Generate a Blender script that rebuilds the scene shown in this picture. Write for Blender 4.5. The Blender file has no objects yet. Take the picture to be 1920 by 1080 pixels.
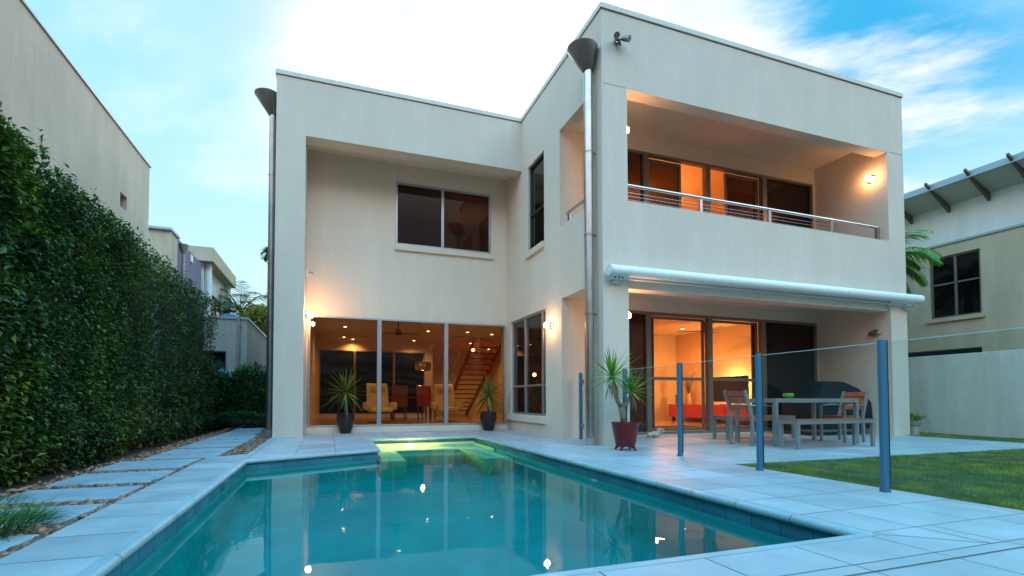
import bpy, bmesh, math, random
from mathutils import Vector, Matrix, noise
random.seed(7)
R = math.radians
sc = bpy.context.scene
col = sc.collection
# ------------------------------------------------------------------ camera
cd = bpy.data.cameras.new('camera'); cam = bpy.data.objects.new('camera', cd); col.objects.link(cam)
cd.sensor_width = 36.0; cd.lens = 843.8125 / 1920 * 36
cd.shift_x = (960 - 879.8) / 1920; cd.shift_y = (725.04 - 540) / 1920
cd.clip_start = 0.05; cd.clip_end = 2000
_r = (0.9545633, -0.2980075, 0.0006576); _u = (-0.0089495, -0.0264606, 0.9996098); _f = (0.2978738, 0.9541967, 0.0279254)
cam.matrix_world = Matrix(((_r[0], _u[0], -_f[0], 0), (_r[1], _u[1], -_f[1], 0), (_r[2], _u[2], -_f[2], 0.66), (0, 0, 0, 1)))
sc.camera = cam
# ------------------------------------------------------------------ render settings
sc.render.engine = 'CYCLES'
sc.cycles.use_denoising = True
sc.cycles.max_bounces = 9; sc.cycles.diffuse_bounces = 4; sc.cycles.glossy_bounces = 4
sc.cycles.transmission_bounces = 6; sc.cycles.transparent_max_bounces = 16; sc.cycles.volume_bounces = 0
sc.cycles.caustics_reflective = False; sc.cycles.caustics_refractive = True
sc.cycles.sample_clamp_indirect = 6.0
sc.view_settings.view_transform = 'Standard'; sc.view_settings.look = 'None'
sc.view_settings.exposure = 0.16; sc.view_settings.gamma = 1.0

# ------------------------------------------------------------------ node helper
class NT:
    def __init__(s, nt): s.nt = nt; s.n = nt.nodes; s.l = nt.links
    def new(s, t, **kw):
        n = s.n.new(t)
        for k, v in kw.items(): setattr(n, k, v)
        return n
    def set(s, sock, v):
        if isinstance(v, bpy.types.NodeSocket): s.l.new(v, sock)
        elif isinstance(v, (tuple, list)): sock.default_value = tuple(v) + ((1.0,) if len(v) == 3 and sock.type == 'RGBA' else ())
        else: sock.default_value = v
    def math(s, op, a, b=None, c=None, clamp=False):
        n = s.new('ShaderNodeMath', operation=op); n.use_clamp = clamp
        for i, v in enumerate((a, b, c)):
            if v is not None: s.set(n.inputs[i], v)
        return n.outputs[0]
    def vmath(s, op, a, b=None):
        n = s.new('ShaderNodeVectorMath', operation=op); s.set(n.inputs[0], a)
        if b is not None: s.set(n.inputs[1], b)
        return n.outputs['Value'] if op in ('DOT_PRODUCT', 'LENGTH') else n.outputs[0]
    def mix(s, f, a, b, mode='MIX'):
        n = s.new('ShaderNodeMix', data_type='RGBA', blend_type=mode); s.set(n.inputs[0], f); s.set(n.inputs[6], a); s.set(n.inputs[7], b)
        return n.outputs[2]
    def ramp(s, f, pts, interp='LINEAR'):
        n = s.new('ShaderNodeValToRGB'); cr = n.color_ramp; cr.interpolation = interp
        while len(cr.elements) < len(pts): cr.elements.new(0.5)
        for e, (p, c) in zip(cr.elements, pts):
            e.position = p; e.color = (c, c, c, 1) if isinstance(c, (int, float)) else tuple(c) + (1,)
        s.set(n.inputs[0], f); return n.outputs[0]
    def noise(s, vec, scale, detail=4, rough=0.55, dim='3D'):
        n = s.new('ShaderNodeTexNoise', noise_dimensions=dim)
        if vec is not None: s.set(n.inputs['Vector'], vec)
        n.inputs['Scale'].default_value = scale; n.inputs['Detail'].default_value = detail; n.inputs['Roughness'].default_value = rough
        return n.outputs[0]
    def mapr(s, v, a, b, c=0.0, d=1.0, smooth=True):
        n = s.new('ShaderNodeMapRange'); n.interpolation_type = 'SMOOTHSTEP' if smooth else 'LINEAR'
        for i, x in enumerate((v, a, b, c, d)): s.set(n.inputs[i], x)
        return n.outputs[0]

# ------------------------------------------------------------------ world: dusk sky with bright cloud
SUN_EL, SUN_AZ = R(9), R(8)          # sun just behind the cloud beyond the house (azimuth from +Y towards +X)
w = bpy.data.worlds.new('World'); sc.world = w; w.use_nodes = True
t = NT(w.node_tree); t.n.clear()
tc = t.new('ShaderNodeTexCoord'); d = t.vmath('NORMALIZE', tc.outputs['Generated'])
sx = t.new('ShaderNodeSeparateXYZ'); t.set(sx.inputs[0], d)
x, y, z = sx.outputs
zc = t.math('MAXIMUM', z, 0.0)
nish = t.new('ShaderNodeTexSky', sky_type='NISHITA'); nish.sun_disc = False; nish.sun_elevation = SUN_EL; nish.sun_rotation = SUN_AZ
nish.air_density = 1.0; nish.dust_density = 0.6; nish.ozone_density = 3.0
grad = t.ramp(zc, [(0.0, (0.62, 0.86, 0.97)), (0.22, (0.53, 0.82, 0.97)), (0.48, (0.42, 0.79, 0.98)), (0.72, (0.12, 0.60, 0.92)), (1.0, (0.02, 0.50, 0.95))])
deep = t.math('MULTIPLY', t.mapr(x, 0.25, 0.78), t.mapr(zc, 0.28, 0.50))
grad = t.mix(t.math('MULTIPLY', deep, 0.95), grad, (0.015, 0.40, 0.76))
glow = t.vmath('DOT_PRODUCT', d, (0.215, 0.79, 0.573))
g1 = t.mapr(glow, 0.80, 0.97)
# streaky cloud field on a plane overhead
den = t.math('ADD', zc, 0.12)
cx = t.math('DIVIDE', x, den); cy = t.math('DIVIDE', y, den)
cv = t.new('ShaderNodeCombineXYZ'); t.set(cv.inputs[0], t.math('MULTIPLY', cx, 0.75)); t.set(cv.inputs[1], t.math('MULTIPLY_ADD', cx, 0.45, cy)); cv.inputs[2].default_value = 3.3
n1 = t.noise(cv.outputs[0], 1.15, 6, 0.56)
n2 = t.noise(cv.outputs[0], 5.0, 5, 0.6)
cl = t.math('ADD', t.math('MULTIPLY', n1, 0.72), t.math('MULTIPLY', n2, 0.28))
cl = t.math('ADD', cl, t.math('MULTIPLY', g1, 0.22))
hz = t.mapr(zc, 0.5, 0.0, 0.0, 0.05)
cl = t.math('ADD', cl, hz)
cm = t.mapr(t.math('ADD', cl, t.math('ADD', t.math('MULTIPLY', t.mapr(x, 0.45, 0.7), t.mapr(z, 0.36, 0.50, 0.07, -0.05)), t.mapr(x, 0.05, -0.2, 0.0, -0.045))), 0.50, 0.64)
ccol = t.mix(t.mapr(t.noise(cv.outputs[0], 2.3, 4, 0.5), 0.35, 0.65), (0.78, 0.90, 1.0), (1.05, 1.04, 1.03))
front = t.mix(t.math('MULTIPLY', cm, t.mapr(x, -0.15, 0.25, 0.35, 0.93)), grad, ccol)
front = t.mix(t.math('MULTIPLY', t.mapr(glow, 0.915, 0.985), 0.94), front, t.mix(t.mapr(t.noise(cv.outputs[0], 1.9, 5, 0.6), 0.36, 0.60), (0.80, 0.86, 0.90), (1.22, 1.21, 1.19)))
# the sky behind the photographer: low band darkened to dim glass and recesses, bright band added above it, saturated cyan overhead
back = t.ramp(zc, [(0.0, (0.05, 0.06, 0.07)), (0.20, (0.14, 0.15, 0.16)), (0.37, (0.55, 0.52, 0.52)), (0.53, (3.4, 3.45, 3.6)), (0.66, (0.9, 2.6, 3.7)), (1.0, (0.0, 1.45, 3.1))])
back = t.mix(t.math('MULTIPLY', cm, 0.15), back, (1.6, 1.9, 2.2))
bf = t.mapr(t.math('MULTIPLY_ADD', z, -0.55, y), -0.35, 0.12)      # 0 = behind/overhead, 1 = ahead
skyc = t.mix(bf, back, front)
skyc = t.mix(1.0, skyc, t.mix(1.0, nish.outputs[0], (0.02, 0.02, 0.02), 'MULTIPLY'), 'ADD')
below = t.mapr(z, -0.02, 0.0, 0.0, 1.0)
skyc = t.mix(below, (0.10, 0.14, 0.14), skyc)
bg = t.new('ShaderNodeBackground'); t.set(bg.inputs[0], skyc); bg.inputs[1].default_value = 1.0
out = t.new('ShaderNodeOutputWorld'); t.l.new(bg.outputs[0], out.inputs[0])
w.cycles.sampling_method = 'MANUAL'; w.cycles.sample_map_resolution = 512
# weak soft sun
sl = bpy.data.lights.new('sun', 'SUN'); so = bpy.data.objects.new('sun', sl); col.objects.link(so)
sl.energy = 0.35; sl.angle = R(12); sl.color = (1.0, 0.93, 0.84)
so.rotation_euler = Vector((-math.sin(SUN_AZ) * math.cos(SUN_EL + R(22)), -math.cos(SUN_AZ) * math.cos(SUN_EL + R(22)), -math.sin(SUN_EL + R(22)))).to_track_quat('-Z', 'Y').to_euler()

# ------------------------------------------------------------------ materials
M = {}
def mat(name, base=(0.5, 0.5, 0.5), rough=0.5, metal=0.0, spec=0.5, var=0.0, vscale=3.0, bump=0.0, bscale=60.0, island=0.0, coat=0.0, emit=None, es=0.0, sheen=0.0, trans=0.0):
    m = bpy.data.materials.new(name); m.use_nodes = True; q = NT(m.node_tree)
    b = q.n['Principled BSDF']
    b.inputs['Roughness'].default_value = rough; b.inputs['Metallic'].default_value = metal
    b.inputs['Specular IOR Level'].default_value = spec; b.inputs['Coat Weight'].default_value = coat
    b.inputs['Transmission Weight'].default_value = trans
    co = q.new('ShaderNodeTexCoord').outputs['Object']
    c = tuple(base)
    if var > 0:
        nz = q.noise(co, vscale, 6, 0.6)
        f = q.mapr(nz, 0.3, 0.7, 1 - var, 1 + var)
        c = q.mix(1.0, tuple(base), f, 'MULTIPLY')
    if island > 0:
        gi = q.new('ShaderNodeNewGeometry').outputs['Random Per Island']
        c = q.mix(1.0, c, q.mapr(gi, 0, 1, 1 - island, 1 + island, False), 'MULTIPLY')
    q.set(b.inputs['Base Color'], c)
    if bump > 0:
        bn = q.new('ShaderNodeBump'); bn.inputs['Strength'].default_value = bump; bn.inputs['Distance'].default_value = 0.01
        q.set(bn.inputs['Height'], q.noise(co, bscale, 4, 0.6)); q.l.new(bn.outputs[0], b.inputs['Normal'])
    if emit: b.inputs['Emission Color'].default_value = tuple(emit) + (1,); b.inputs['Emission Strength'].default_value = es
    M[name] = m; return m

def stucco(name, base, bump=0.22, streak=0.045):
    m = bpy.data.materials.new(name); m.use_nodes = True; q = NT(m.node_tree); b = q.n['Principled BSDF']
    b.inputs['Roughness'].default_value = 0.85; b.inputs['Specular IOR Level'].default_value = 0.25
    co = q.new('ShaderNodeTexCoord').outputs['Object']
    mp = q.new('ShaderNodeMapping'); q.set(mp.inputs[0], co); mp.inputs['Scale'].default_value = (2.2, 2.2, 0.28)
    s1 = q.mapr(q.noise(mp.outputs[0], 2.0, 6, 0.65), 0.35, 0.75, 1 - streak, 1 + streak * 0.35)
    s2 = q.mapr(q.noise(co, 0.9, 5, 0.6), 0.3, 0.7, 1 - streak * 0.6, 1 + streak * 0.5)
    s3 = q.mapr(q.noise(co, 28, 4, 0.6), 0.3, 0.7, 0.965, 1.03)
    c = q.mix(1.0, tuple(base), q.math('MULTIPLY', s3, q.math('MULTIPLY', s1, s2)), 'MULTIPLY')
    q.set(b.inputs['Base Color'], c)
    bn = q.new('ShaderNodeBump'); bn.inputs['Strength'].default_value = bump; bn.inputs['Distance'].default_value = 0.004
    q.set(bn.inputs['Height'], q.noise(co, 110, 4, 0.65)); q.l.new(bn.outputs[0], b.inputs['Normal'])
    M[name] = m; return m

def glass(name, tint=(0.8, 0.8, 0.8), rough=0.0, ior=1.5, body=None, bodyw=0.0):
    m = bpy.data.materials.new(name); m.use_nodes = True; q = NT(m.node_tree); q.n.clear()
    tr = q.new('ShaderNodeBsdfTransparent'); tr.inputs[0].default_value = tuple(tint) + (1,)
    gl = q.new('ShaderNodeBsdfGlossy'); gl.inputs['Roughness'].default_value = rough; gl.inputs[0].default_value = (1, 1, 1, 1)
    fr = q.new('ShaderNodeFresnel'); fr.inputs[0].default_value = ior
    # both faces of the sheet reflect: use |cos| so the back face behaves like the front one
    lw = q.new('ShaderNodeLayerWeight'); lw.inputs[0].default_value = 0.5
    f = q.math('POWER', lw.outputs['Facing'], 4.0); f = q.math('MULTIPLY_ADD', f, 0.9, 0.018, clamp=True)
    base = tr.outputs[0]
    if body:
        df = q.new('ShaderNodeBsdfDiffuse'); df.inputs[0].default_value = tuple(body) + (1,)
        mb = q.new('ShaderNodeMixShader'); mb.inputs[0].default_value = bodyw; q.l.new(base, mb.inputs[1]); q.l.new(df.outputs[0], mb.inputs[2]); base = mb.outputs[0]
    mx = q.new('ShaderNodeMixShader'); q.set(mx.inputs[0], f); q.l.new(base, mx.inputs[1]); q.l.new(gl.outputs[0], mx.inputs[2])
    o = q.new('ShaderNodeOutputMaterial'); q.l.new(mx.outputs[0], o.inputs[0])
    M[name] = m; return m

def emis(name, color, s):
    m = bpy.data.materials.new(name); m.use_nodes = True; q = NT(m.node_tree); q.n.clear()
    e = q.new('ShaderNodeEmission'); e.inputs[0].default_value = tuple(color) + (1,); e.inputs[1].default_value = s
    o = q.new('ShaderNodeOutputMaterial'); q.l.new(e.outputs[0], o.inputs[0]); M[name] = m; return m

def tiles(name, x0, dx, y0, dy, base, wj=0.0055, ylines=None):
    m = bpy.data.materials.new(name); m.use_nodes = True; q = NT(m.node_tree); b = q.n['Principled BSDF']
    co = q.new('ShaderNodeTexCoord').outputs['Object']
    s = q.new('ShaderNodeSeparateXYZ'); q.set(s.inputs[0], co)
    def line(v, a, dv):
        k = q.math('DIVIDE', q.math('SUBTRACT', v, a), dv)
        fr = q.math('ABSOLUTE', q.math('SUBTRACT', k, q.math('ROUND', k)))
        return q.mapr(q.math('MULTIPLY', fr, dv), wj * 0.35, wj, 1.0, 0.0), q.math('FLOOR', k)
    lx, kx = line(s.outputs[0], x0, dx); ly, ky = line(s.outputs[1], y0, dy)
    j = q.math('MAXIMUM', lx, ly)
    cv = q.new('ShaderNodeCombineXYZ'); q.set(cv.inputs[0], kx); q.set(cv.inputs[1], ky)
    wn = q.new('ShaderNodeTexWhiteNoise', noise_dimensions='3D'); q.set(wn.inputs[0], cv.outputs[0])
    v = q.mapr(wn.outputs[0], 0, 1, 0.86, 1.07, False)
    v = q.math('MULTIPLY', v, q.mapr(q.noise(co, 1.7, 6, 0.62), 0.3, 0.72, 0.86, 1.07))
    v = q.math('MULTIPLY', v, q.mapr(q.noise(co, 45, 3, 0.6), 0.3, 0.7, 0.965, 1.03))
    c = q.mix(1.0, tuple(base), v, 'MULTIPLY')
    c = q.mix(q.mapr(q.noise(co, 6.0, 6, 0.7), 0.62, 0.80, 0.0, 0.22), c, (0.40, 0.33, 0.27))
    c = q.mix(q.math('MULTIPLY', j, 0.92), c, (0.07, 0.068, 0.065))
    q.set(b.inputs['Base Color'], c)
    q.set(b.inputs['Roughness'], q.mapr(q.noise(co, 3.0, 5, 0.6), 0.3, 0.7, 0.30, 0.50)); b.inputs['Specular IOR Level'].default_value = 0.45
    bn = q.new('ShaderNodeBump'); bn.inputs['Strength'].default_value = 0.5; bn.inputs['Distance'].default_value = 0.004
    q.set(bn.inputs['Height'], q.math('ADD', q.math('MULTIPLY', j, -1.0), q.math('MULTIPLY', q.noise(co, 60, 3, 0.5), 0.12))); q.l.new(bn.outputs[0], b.inputs['Normal'])
    M[name] = m; return m

def leafmat(name, c1, c2, c3=None, rough=0.42, island=True, patch=0.8):
    m = bpy.data.materials.new(name); m.use_nodes = True; q = NT(m.node_tree); b = q.n['Principled BSDF']
    gi = q.new('ShaderNodeNewGeometry').outputs['Random Per Island']
    pts = [(0.0, c1), (0.7, c2)] + ([(1.0, c3)] if c3 else [])
    c = q.ramp(gi, pts)
    co = q.new('ShaderNodeTexCoord').outputs['Object']
    c = q.mix(q.mapr(q.noise(co, patch, 4, 0.6), 0.42, 0.62), c, q.mix(1.0, c, (1.8, 1.3, 0.5), 'MULTIPLY'))
    c = q.mix(1.0, c, q.mapr(q.noise(co, patch * 3.3, 3, 0.5), 0.3, 0.7, 0.65, 1.35), 'MULTIPLY')
    q.set(b.inputs['Base Color'], c); b.inputs['Roughness'].default_value = rough; b.inputs['Specular IOR Level'].default_value = 0.4
    tl = q.new('ShaderNodeBsdfTranslucent'); q.set(tl.inputs[0], q.mix(1.0, c, (1.3, 1.6, 0.6), 'MULTIPLY'))
    mx = q.new('ShaderNodeMixShader'); mx.inputs[0].default_value = 0.22
    o = [n for n in q.n if n.type == 'OUTPUT_MATERIAL'][0]
    q.l.new(b.outputs[0], mx.inputs[1]); q.l.new(tl.outputs[0], mx.inputs[2]); q.l.new(mx.outputs[0], o.inputs[0])
    M[name] = m; return m

stucco('stucco', (0.71, 0.585, 0.475))
stucco('stucco_cap', (0.72, 0.68, 0.60), 0.1, 0.04)
stucco('stucco_beige', (0.56, 0.46, 0.32), 0.3, 0.12)
stucco('stucco_pink', (0.66, 0.50, 0.37), 0.3, 0.10)
stucco('stucco_white', (0.74, 0.76, 0.74), 0.2, 0.08)
stucco('stucco_purple', (0.22, 0.19, 0.25), 0.2, 0.08)
stucco('stucco_grey', (0.44, 0.41, 0.37), 0.2, 0.14)
stucco('stucco_boundary', (0.60, 0.58, 0.51), 0.2, 0.12)
mat('pipe_steel', (0.42, 0.41, 0.40), 0.33, 1.0, var=0.12, vscale=4)
mat('steel', (0.60, 0.60, 0.60), 0.24, 1.0, var=0.08, vscale=4)
mat('dull_steel', (0.30, 0.28, 0.27), 0.36, 0.9, var=0.12, vscale=5)
mat('hopper_metal', (0.16, 0.145, 0.13), 0.42, 0.85, var=0.12, vscale=6)
mat('aluminium', (0.40, 0.40, 0.42), 0.38, 0.75, var=0.05)
mat('bronze_frame', (0.23, 0.19, 0.16), 0.42, 0.6)
mat('dark_frame', (0.05, 0.045, 0.04), 0.4, 0.3)
mat('post_blue', (0.055, 0.17, 0.26), 0.45, 0.3)
mat('black_rubber', (0.012, 0.012, 0.014), 0.6)
mat('white_plastic', (0.70, 0.72, 0.72), 0.35, var=0.04)
mat('awning_fabric', (0.78, 0.82, 0.82), 0.5, var=0.05, vscale=12, bump=0.15, bscale=200)
mat('timber', (0.33, 0.075, 0.028), 0.5, var=0.35, vscale=9, bump=0.2, bscale=80)
mat('furniture_metal', (0.30, 0.31, 0.31), 0.40, 0.6)
mat('red_timber', (0.34, 0.035, 0.014), 0.35, var=0.3, vscale=8, coat=0.2)
mat('red_lacquer', (0.42, 0.035, 0.015), 0.25, coat=0.4)
mat('dark_pot', (0.022, 0.012, 0.011), 0.32, var=0.25, vscale=10, bump=0.15, bscale=30)
mat('red_pot', (0.17, 0.008, 0.012), 0.30, var=0.12, vscale=6, spec=0.35)
mat('soil', (0.03, 0.02, 0.012), 0.9, bump=0.8, bscale=60)
mat('bark', (0.22, 0.17, 0.13), 0.85, var=0.3, vscale=20, bump=0.9, bscale=60)
mat('dead_leaf', (0.26, 0.19, 0.10), 0.8, island=0.4)
mat('leather', (0.62, 0.58, 0.48), 0.38, var=0.06, bump=0.1, bscale=60)
mat('cushion', (0.42, 0.30, 0.17), 0.45)
mat('brown_fabric', (0.17, 0.05, 0.02), 0.7)
mat('interior_floor', (0.46, 0.36, 0.24), 0.16, var=0.08, vscale=2)
mat('rug', (0.05, 0.03, 0.02), 0.9, bump=0.8, bscale=200)
mat('screen', (0.008, 0.009, 0.011), 0.12)
mat('brass', (0.55, 0.38, 0.12), 0.25, 1.0)
mat('cover_black', (0.006, 0.006, 0.008), 0.75, spec=0.2, var=0.3, vscale=5, bump=0.6, bscale=9)
mat('bowl_green', (0.08, 0.40, 0.03), 0.2, coat=0.4)
mat('stone_ornament', (0.52, 0.46, 0.38), 0.7, var=0.2, vscale=20, bump=0.5, bscale=40)
mat('slate', (0.31, 0.37, 0.40), 0.55, var=0.14, vscale=4, bump=0.35, bscale=25)
mat('earth', (0.055, 0.035, 0.022), 0.95, var=0.3, vscale=3, bump=1.0, bscale=40)
mat('pebble', (0.25, 0.125, 0.075), 0.6, island=0.65, bump=0.2, bscale=60)
mat('lawn_soil', (0.05, 0.10, 0.025), 0.95, var=0.3, vscale=3)
mat('roof_metal', (0.35, 0.42, 0.48), 0.4, 0.5)
mat('rafter', (0.14, 0.105, 0.08), 0.6)
mat('eave_soffit', (0.56, 0.54, 0.50), 0.8)
mat('dish_blue', (0.03, 0.07, 0.13), 0.5)
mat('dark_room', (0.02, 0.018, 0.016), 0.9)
mat('blind', (0.05, 0.06, 0.065), 0.6)
mat('urn_stone', (0.34, 0.31, 0.26), 0.85, var=0.15, bump=0.4)
mat('joint', (0.09, 0.085, 0.08), 0.9)
mat('pool_band', (0.02, 0.13, 0.20), 0.25, var=0.25, vscale=5, coat=0.3)
mat('coping', (0.34, 0.42, 0.43), 0.38, var=0.10, vscale=4)
mat('glow_tinted_plaster', (0.72, 0.60, 0.36), 0.7, var=0.10, vscale=2.5)  # yellow of the pool lamp's light put into the plaster colour
mat('pool_plaster', (0.04, 0.44, 0.41), 0.7, var=0.10, vscale=2.5)
mat('wicker', (0.10, 0.075, 0.055), 0.7, island=0.3)
leafmat('hedge_leaf', (0.012, 0.038, 0.013), (0.040, 0.096, 0.024), (0.14, 0.20, 0.045), patch=0.9, rough=0.5)
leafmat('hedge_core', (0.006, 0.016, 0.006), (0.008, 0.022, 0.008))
leafmat('shrub_leaf', (0.015, 0.055, 0.028), (0.036, 0.11, 0.042), (0.08, 0.18, 0.06))
leafmat('blade_green', (0.07, 0.19, 0.025), (0.14, 0.30, 0.045), (0.24, 0.38, 0.08))
leafmat('blade_dusk', (0.05, 0.10, 0.03), (0.10, 0.17, 0.05), (0.20, 0.22, 0.08))
leafmat('palm_leaf', (0.07, 0.20, 0.03), (0.12, 0.28, 0.045), (0.20, 0.36, 0.07))
leafmat('far_palm_leaf', (0.05, 0.13, 0.07), (0.09, 0.18, 0.06), (0.16, 0.20, 0.05))
leafmat('far_tree_leaf', (0.07, 0.11, 0.02), (0.16, 0.16, 0.03), (0.30, 0.20, 0.03))
leafmat('grass_blade', (0.075, 0.145, 0.05), (0.12, 0.20, 0.075), (0.26, 0.28, 0.15), rough=0.6, patch=1.4)
glass('pane', (0.78, 0.59, 0.35))
mat('rear_black', (0.004, 0.004, 0.004), 0.5, spec=0.1)
glass('dark_pane', (0.055, 0.042, 0.032), body=(0.02, 0.015, 0.012), bodyw=0.5)
glass('mid_pane', (0.075, 0.055, 0.04), body=(0.03, 0.02, 0.015), bodyw=0.35)
glass('black_pane', (0.02, 0.02, 0.02), body=(0.006, 0.006, 0.007), bodyw=0.8)
glass('fence_glass', (0.80, 0.90, 0.87), body=(0.3, 0.5, 0.5), bodyw=0.02)
glass('fence_edge', (0.45, 0.75, 0.68), body=(0.55, 0.75, 0.7), bodyw=0.7)
emis('lamp_glow', (1.0, 0.72, 0.38), 30); emis('downlight_glow', (1.0, 0.70, 0.36), 22); emis('pool_glow', (1.0, 0.86, 0.5), 40)
tiles('deck_tiles', 2.91, 0.47, 1.556, 0.366, (0.44, 0.455, 0.46))
tiles('near_tiles', 2.51, 0.505, 1.276, 0.5, (0.44, 0.455, 0.46))

def water_material():
    m = bpy.data.materials.new('pool_water'); m.use_nodes = True; q = NT(m.node_tree); q.n.clear()
    co = q.new('ShaderNodeTexCoord').outputs['Object']
    bn = q.new('ShaderNodeBump'); bn.inputs['Strength'].default_value = 0.14; bn.inputs['Distance'].default_value = 0.01
    q.set(bn.inputs['Height'], q.math('ADD', q.noise(co, 3.0, 2, 0.5), q.math('MULTIPLY', q.noise(co, 16, 2, 0.5), 0.12)))
    gl = q.new('ShaderNodeBsdfGlass'); gl.inputs['Roughness'].default_value = 0.0; gl.inputs['IOR'].default_value = 1.21; gl.inputs[0].default_value = (0.97, 1, 1, 1)
    q.l.new(bn.outputs[0], gl.inputs['Normal'])
    o = q.new('ShaderNodeOutputMaterial'); q.l.new(gl.outputs[0], o.inputs[0])
    va = q.new('ShaderNodeVolumeAbsorption'); va.inputs[0].default_value = (0.05, 0.905, 0.915, 1); va.inputs['Density'].default_value = 1.3
    q.l.new(va.outputs[0], o.inputs['Volume']); M['water'] = m
water_material()

# ------------------------------------------------------------------ mesh builder
def smoothstep(a, b, v):
    q = max(0.0, min(1.0, (v - a) / (b - a))); return q * q * (3 - 2 * q)
class MB:
    def __init__(s): s.v = []; s.f = []; s.mi = []; s.cur = 0
    def add(s, vs, fs):
        n = len(s.v); s.v += [tuple(p) for p in vs]; s.f += [tuple(i + n for i in f) for f in fs]; s.mi += [s.cur] * len(fs); return s
    def box(s, x0, x1, y0, y1, z0, z1):
        x0, x1 = min(x0, x1), max(x0, x1); y0, y1 = min(y0, y1), max(y0, y1); z0, z1 = min(z0, z1), max(z0, z1)
        return s.add([(x0, y0, z0), (x1, y0, z0), (x1, y1, z0), (x0, y1, z0), (x0, y0, z1), (x1, y0, z1), (x1, y1, z1), (x0, y1, z1)],
                     [(0, 3, 2, 1), (4, 5, 6, 7), (0, 1, 5, 4), (1, 2, 6, 5), (2, 3, 7, 6), (3, 0, 4, 7)])
    def bar(s, a, b, wx, wy, up=(0, 0, 1)):
        a, b = Vector(a), Vector(b); d = (b - a).normalized(); u = Vector(up)
        if abs(d.dot(u)) > 0.95: u = Vector((0, 1, 0))
        r = d.cross(u).normalized(); u = r.cross(d).normalized(); vs = []
        for p in (a, b):
            for i, j in ((-1, -1), (1, -1), (1, 1), (-1, 1)): vs.append(p + r * (i * wx / 2) + u * (j * wy / 2))
        return s.add(vs, [(0, 3, 2, 1), (4, 5, 6, 7), (0, 1, 5, 4), (1, 2, 6, 5), (2, 3, 7, 6), (3, 0, 4, 7)])
    def tube(s, pts, rad, seg=12, caps=True):
        pts = [Vector(p) for p in pts]; n = len(pts)
        if not isinstance(rad, (list, tuple)): rad = [rad] * n
        vs = []; prev = None
        for i, p in enumerate(pts):
            d = (pts[min(i + 1, n - 1)] - pts[max(i - 1, 0)]).normalized()
            if prev is None:
                u = Vector((0, 0, 1)) if abs(d.z) < 0.9 else Vector((1, 0, 0)); u = (u - d * u.dot(d)).normalized()
            else: u = (prev - d * prev.dot(d)).normalized()
            prev = u; r = d.cross(u)
            for k in range(seg):
                a = 2 * math.pi * k / seg; vs.append(p + (u * math.cos(a) + r * math.sin(a)) * rad[i])
        fs = [(i * seg + k, i * seg + (k + 1) % seg, (i + 1) * seg + (k + 1) % seg, (i + 1) * seg + k) for i in range(n - 1) for k in range(seg)]
        if caps: fs += [tuple(range(seg - 1, -1, -1)), tuple((n - 1) * seg + k for k in range(seg))]
        return s.add(vs, fs)
    def lathe(s, prof, c=(0, 0, 0), seg=32, sx=1.0, sy=1.0):
        vs = []; n = len(prof)
        for r, z in prof:
            for k in range(seg):
                a = 2 * math.pi * k / seg; vs.append((c[0] + r * sx * math.cos(a), c[1] + r * sy * math.sin(a), c[2] + z))
        fs = [(i * seg + k, i * seg + (k + 1) % seg, (i + 1) * seg + (k + 1) % seg, (i + 1) * seg + k) for i in range(n - 1) for k in range(seg)]
        if prof[0][0] > 1e-5: fs.append(tuple(range(seg - 1, -1, -1)))
        if prof[-1][0] > 1e-5: fs.append(tuple((n - 1) * seg + k for k in range(seg)))
        return s.add(vs, fs)
    def ball(s, c, r, seg=16, rings=10, sc_=(1, 1, 1)):
        vs = [(c[0], c[1], c[2] - r * sc_[2])]
        for i in range(1, rings):
            th = math.pi * i / rings
            for k in range(seg):
                a = 2 * math.pi * k / seg; vs.append((c[0] + r * sc_[0] * math.sin(th) * math.cos(a), c[1] + r * sc_[1] * math.sin(th) * math.sin(a), c[2] - r * sc_[2] * math.cos(th)))
        vs.append((c[0], c[1], c[2] + r * sc_[2])); L = len(vs) - 1
        fs = [(0, 1 + (k + 1) % seg, 1 + k) for k in range(seg)]
        for i in range(rings - 2):
            for k in range(seg): fs.append((1 + i * seg + k, 1 + i * seg + (k + 1) % seg, 1 + (i + 1) * seg + (k + 1) % seg, 1 + (i + 1) * seg + k))
        fs += [(L, 1 + (rings - 2) * seg + k, 1 + (rings - 2) * seg + (k + 1) % seg) for k in range(seg)]
        return s.add(vs, fs)
    def poly(s, pts, z0, z1=None):
        n = len(pts)
        if z1 is None: return s.add([(p[0], p[1], z0) for p in pts], [tuple(range(n))])
        vs = [(p[0], p[1], z0) for p in pts] + [(p[0], p[1], z1) for p in pts]
        return s.add(vs, [tuple(range(n - 1, -1, -1)), tuple(range(n, 2 * n))] + [(i, (i + 1) % n, n + (i + 1) % n, n + i) for i in range(n)])
    def extr(s, pts3, d):
        d = Vector(d); n = len(pts3); vs = [Vector(p) for p in pts3] + [Vector(p) + d for p in pts3]
        return s.add(vs, [tuple(range(n - 1, -1, -1)), tuple(range(n, 2 * n))] + [(i, (i + 1) % n, n + (i + 1) % n, n + i) for i in range(n)])
    def build(s, name, m, parent=None, smooth=False, bevel=0.0, bseg=2, weld=False, solid=0.0, **kw):
        me = bpy.data.meshes.new(name); me.from_pydata([tuple(v) for v in s.v], [], s.f)
        ms = m if isinstance(m, (list, tuple)) else [m]
        for q in ms: me.materials.append(M[q])
        if len(ms) > 1: me.polygons.foreach_set('material_index', s.mi)
        if smooth is not False:
            me.shade_smooth()
            if smooth is not True: me.set_sharp_from_angle(angle=R(smooth))
        me.update()
        o = bpy.data.objects.new(name, me); col.objects.link(o)
        if parent:
            o.parent = parent
            o.matrix_parent_inverse = Matrix.Identity(4) if kw.get('local') else parent.matrix_basis.inverted()
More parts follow.
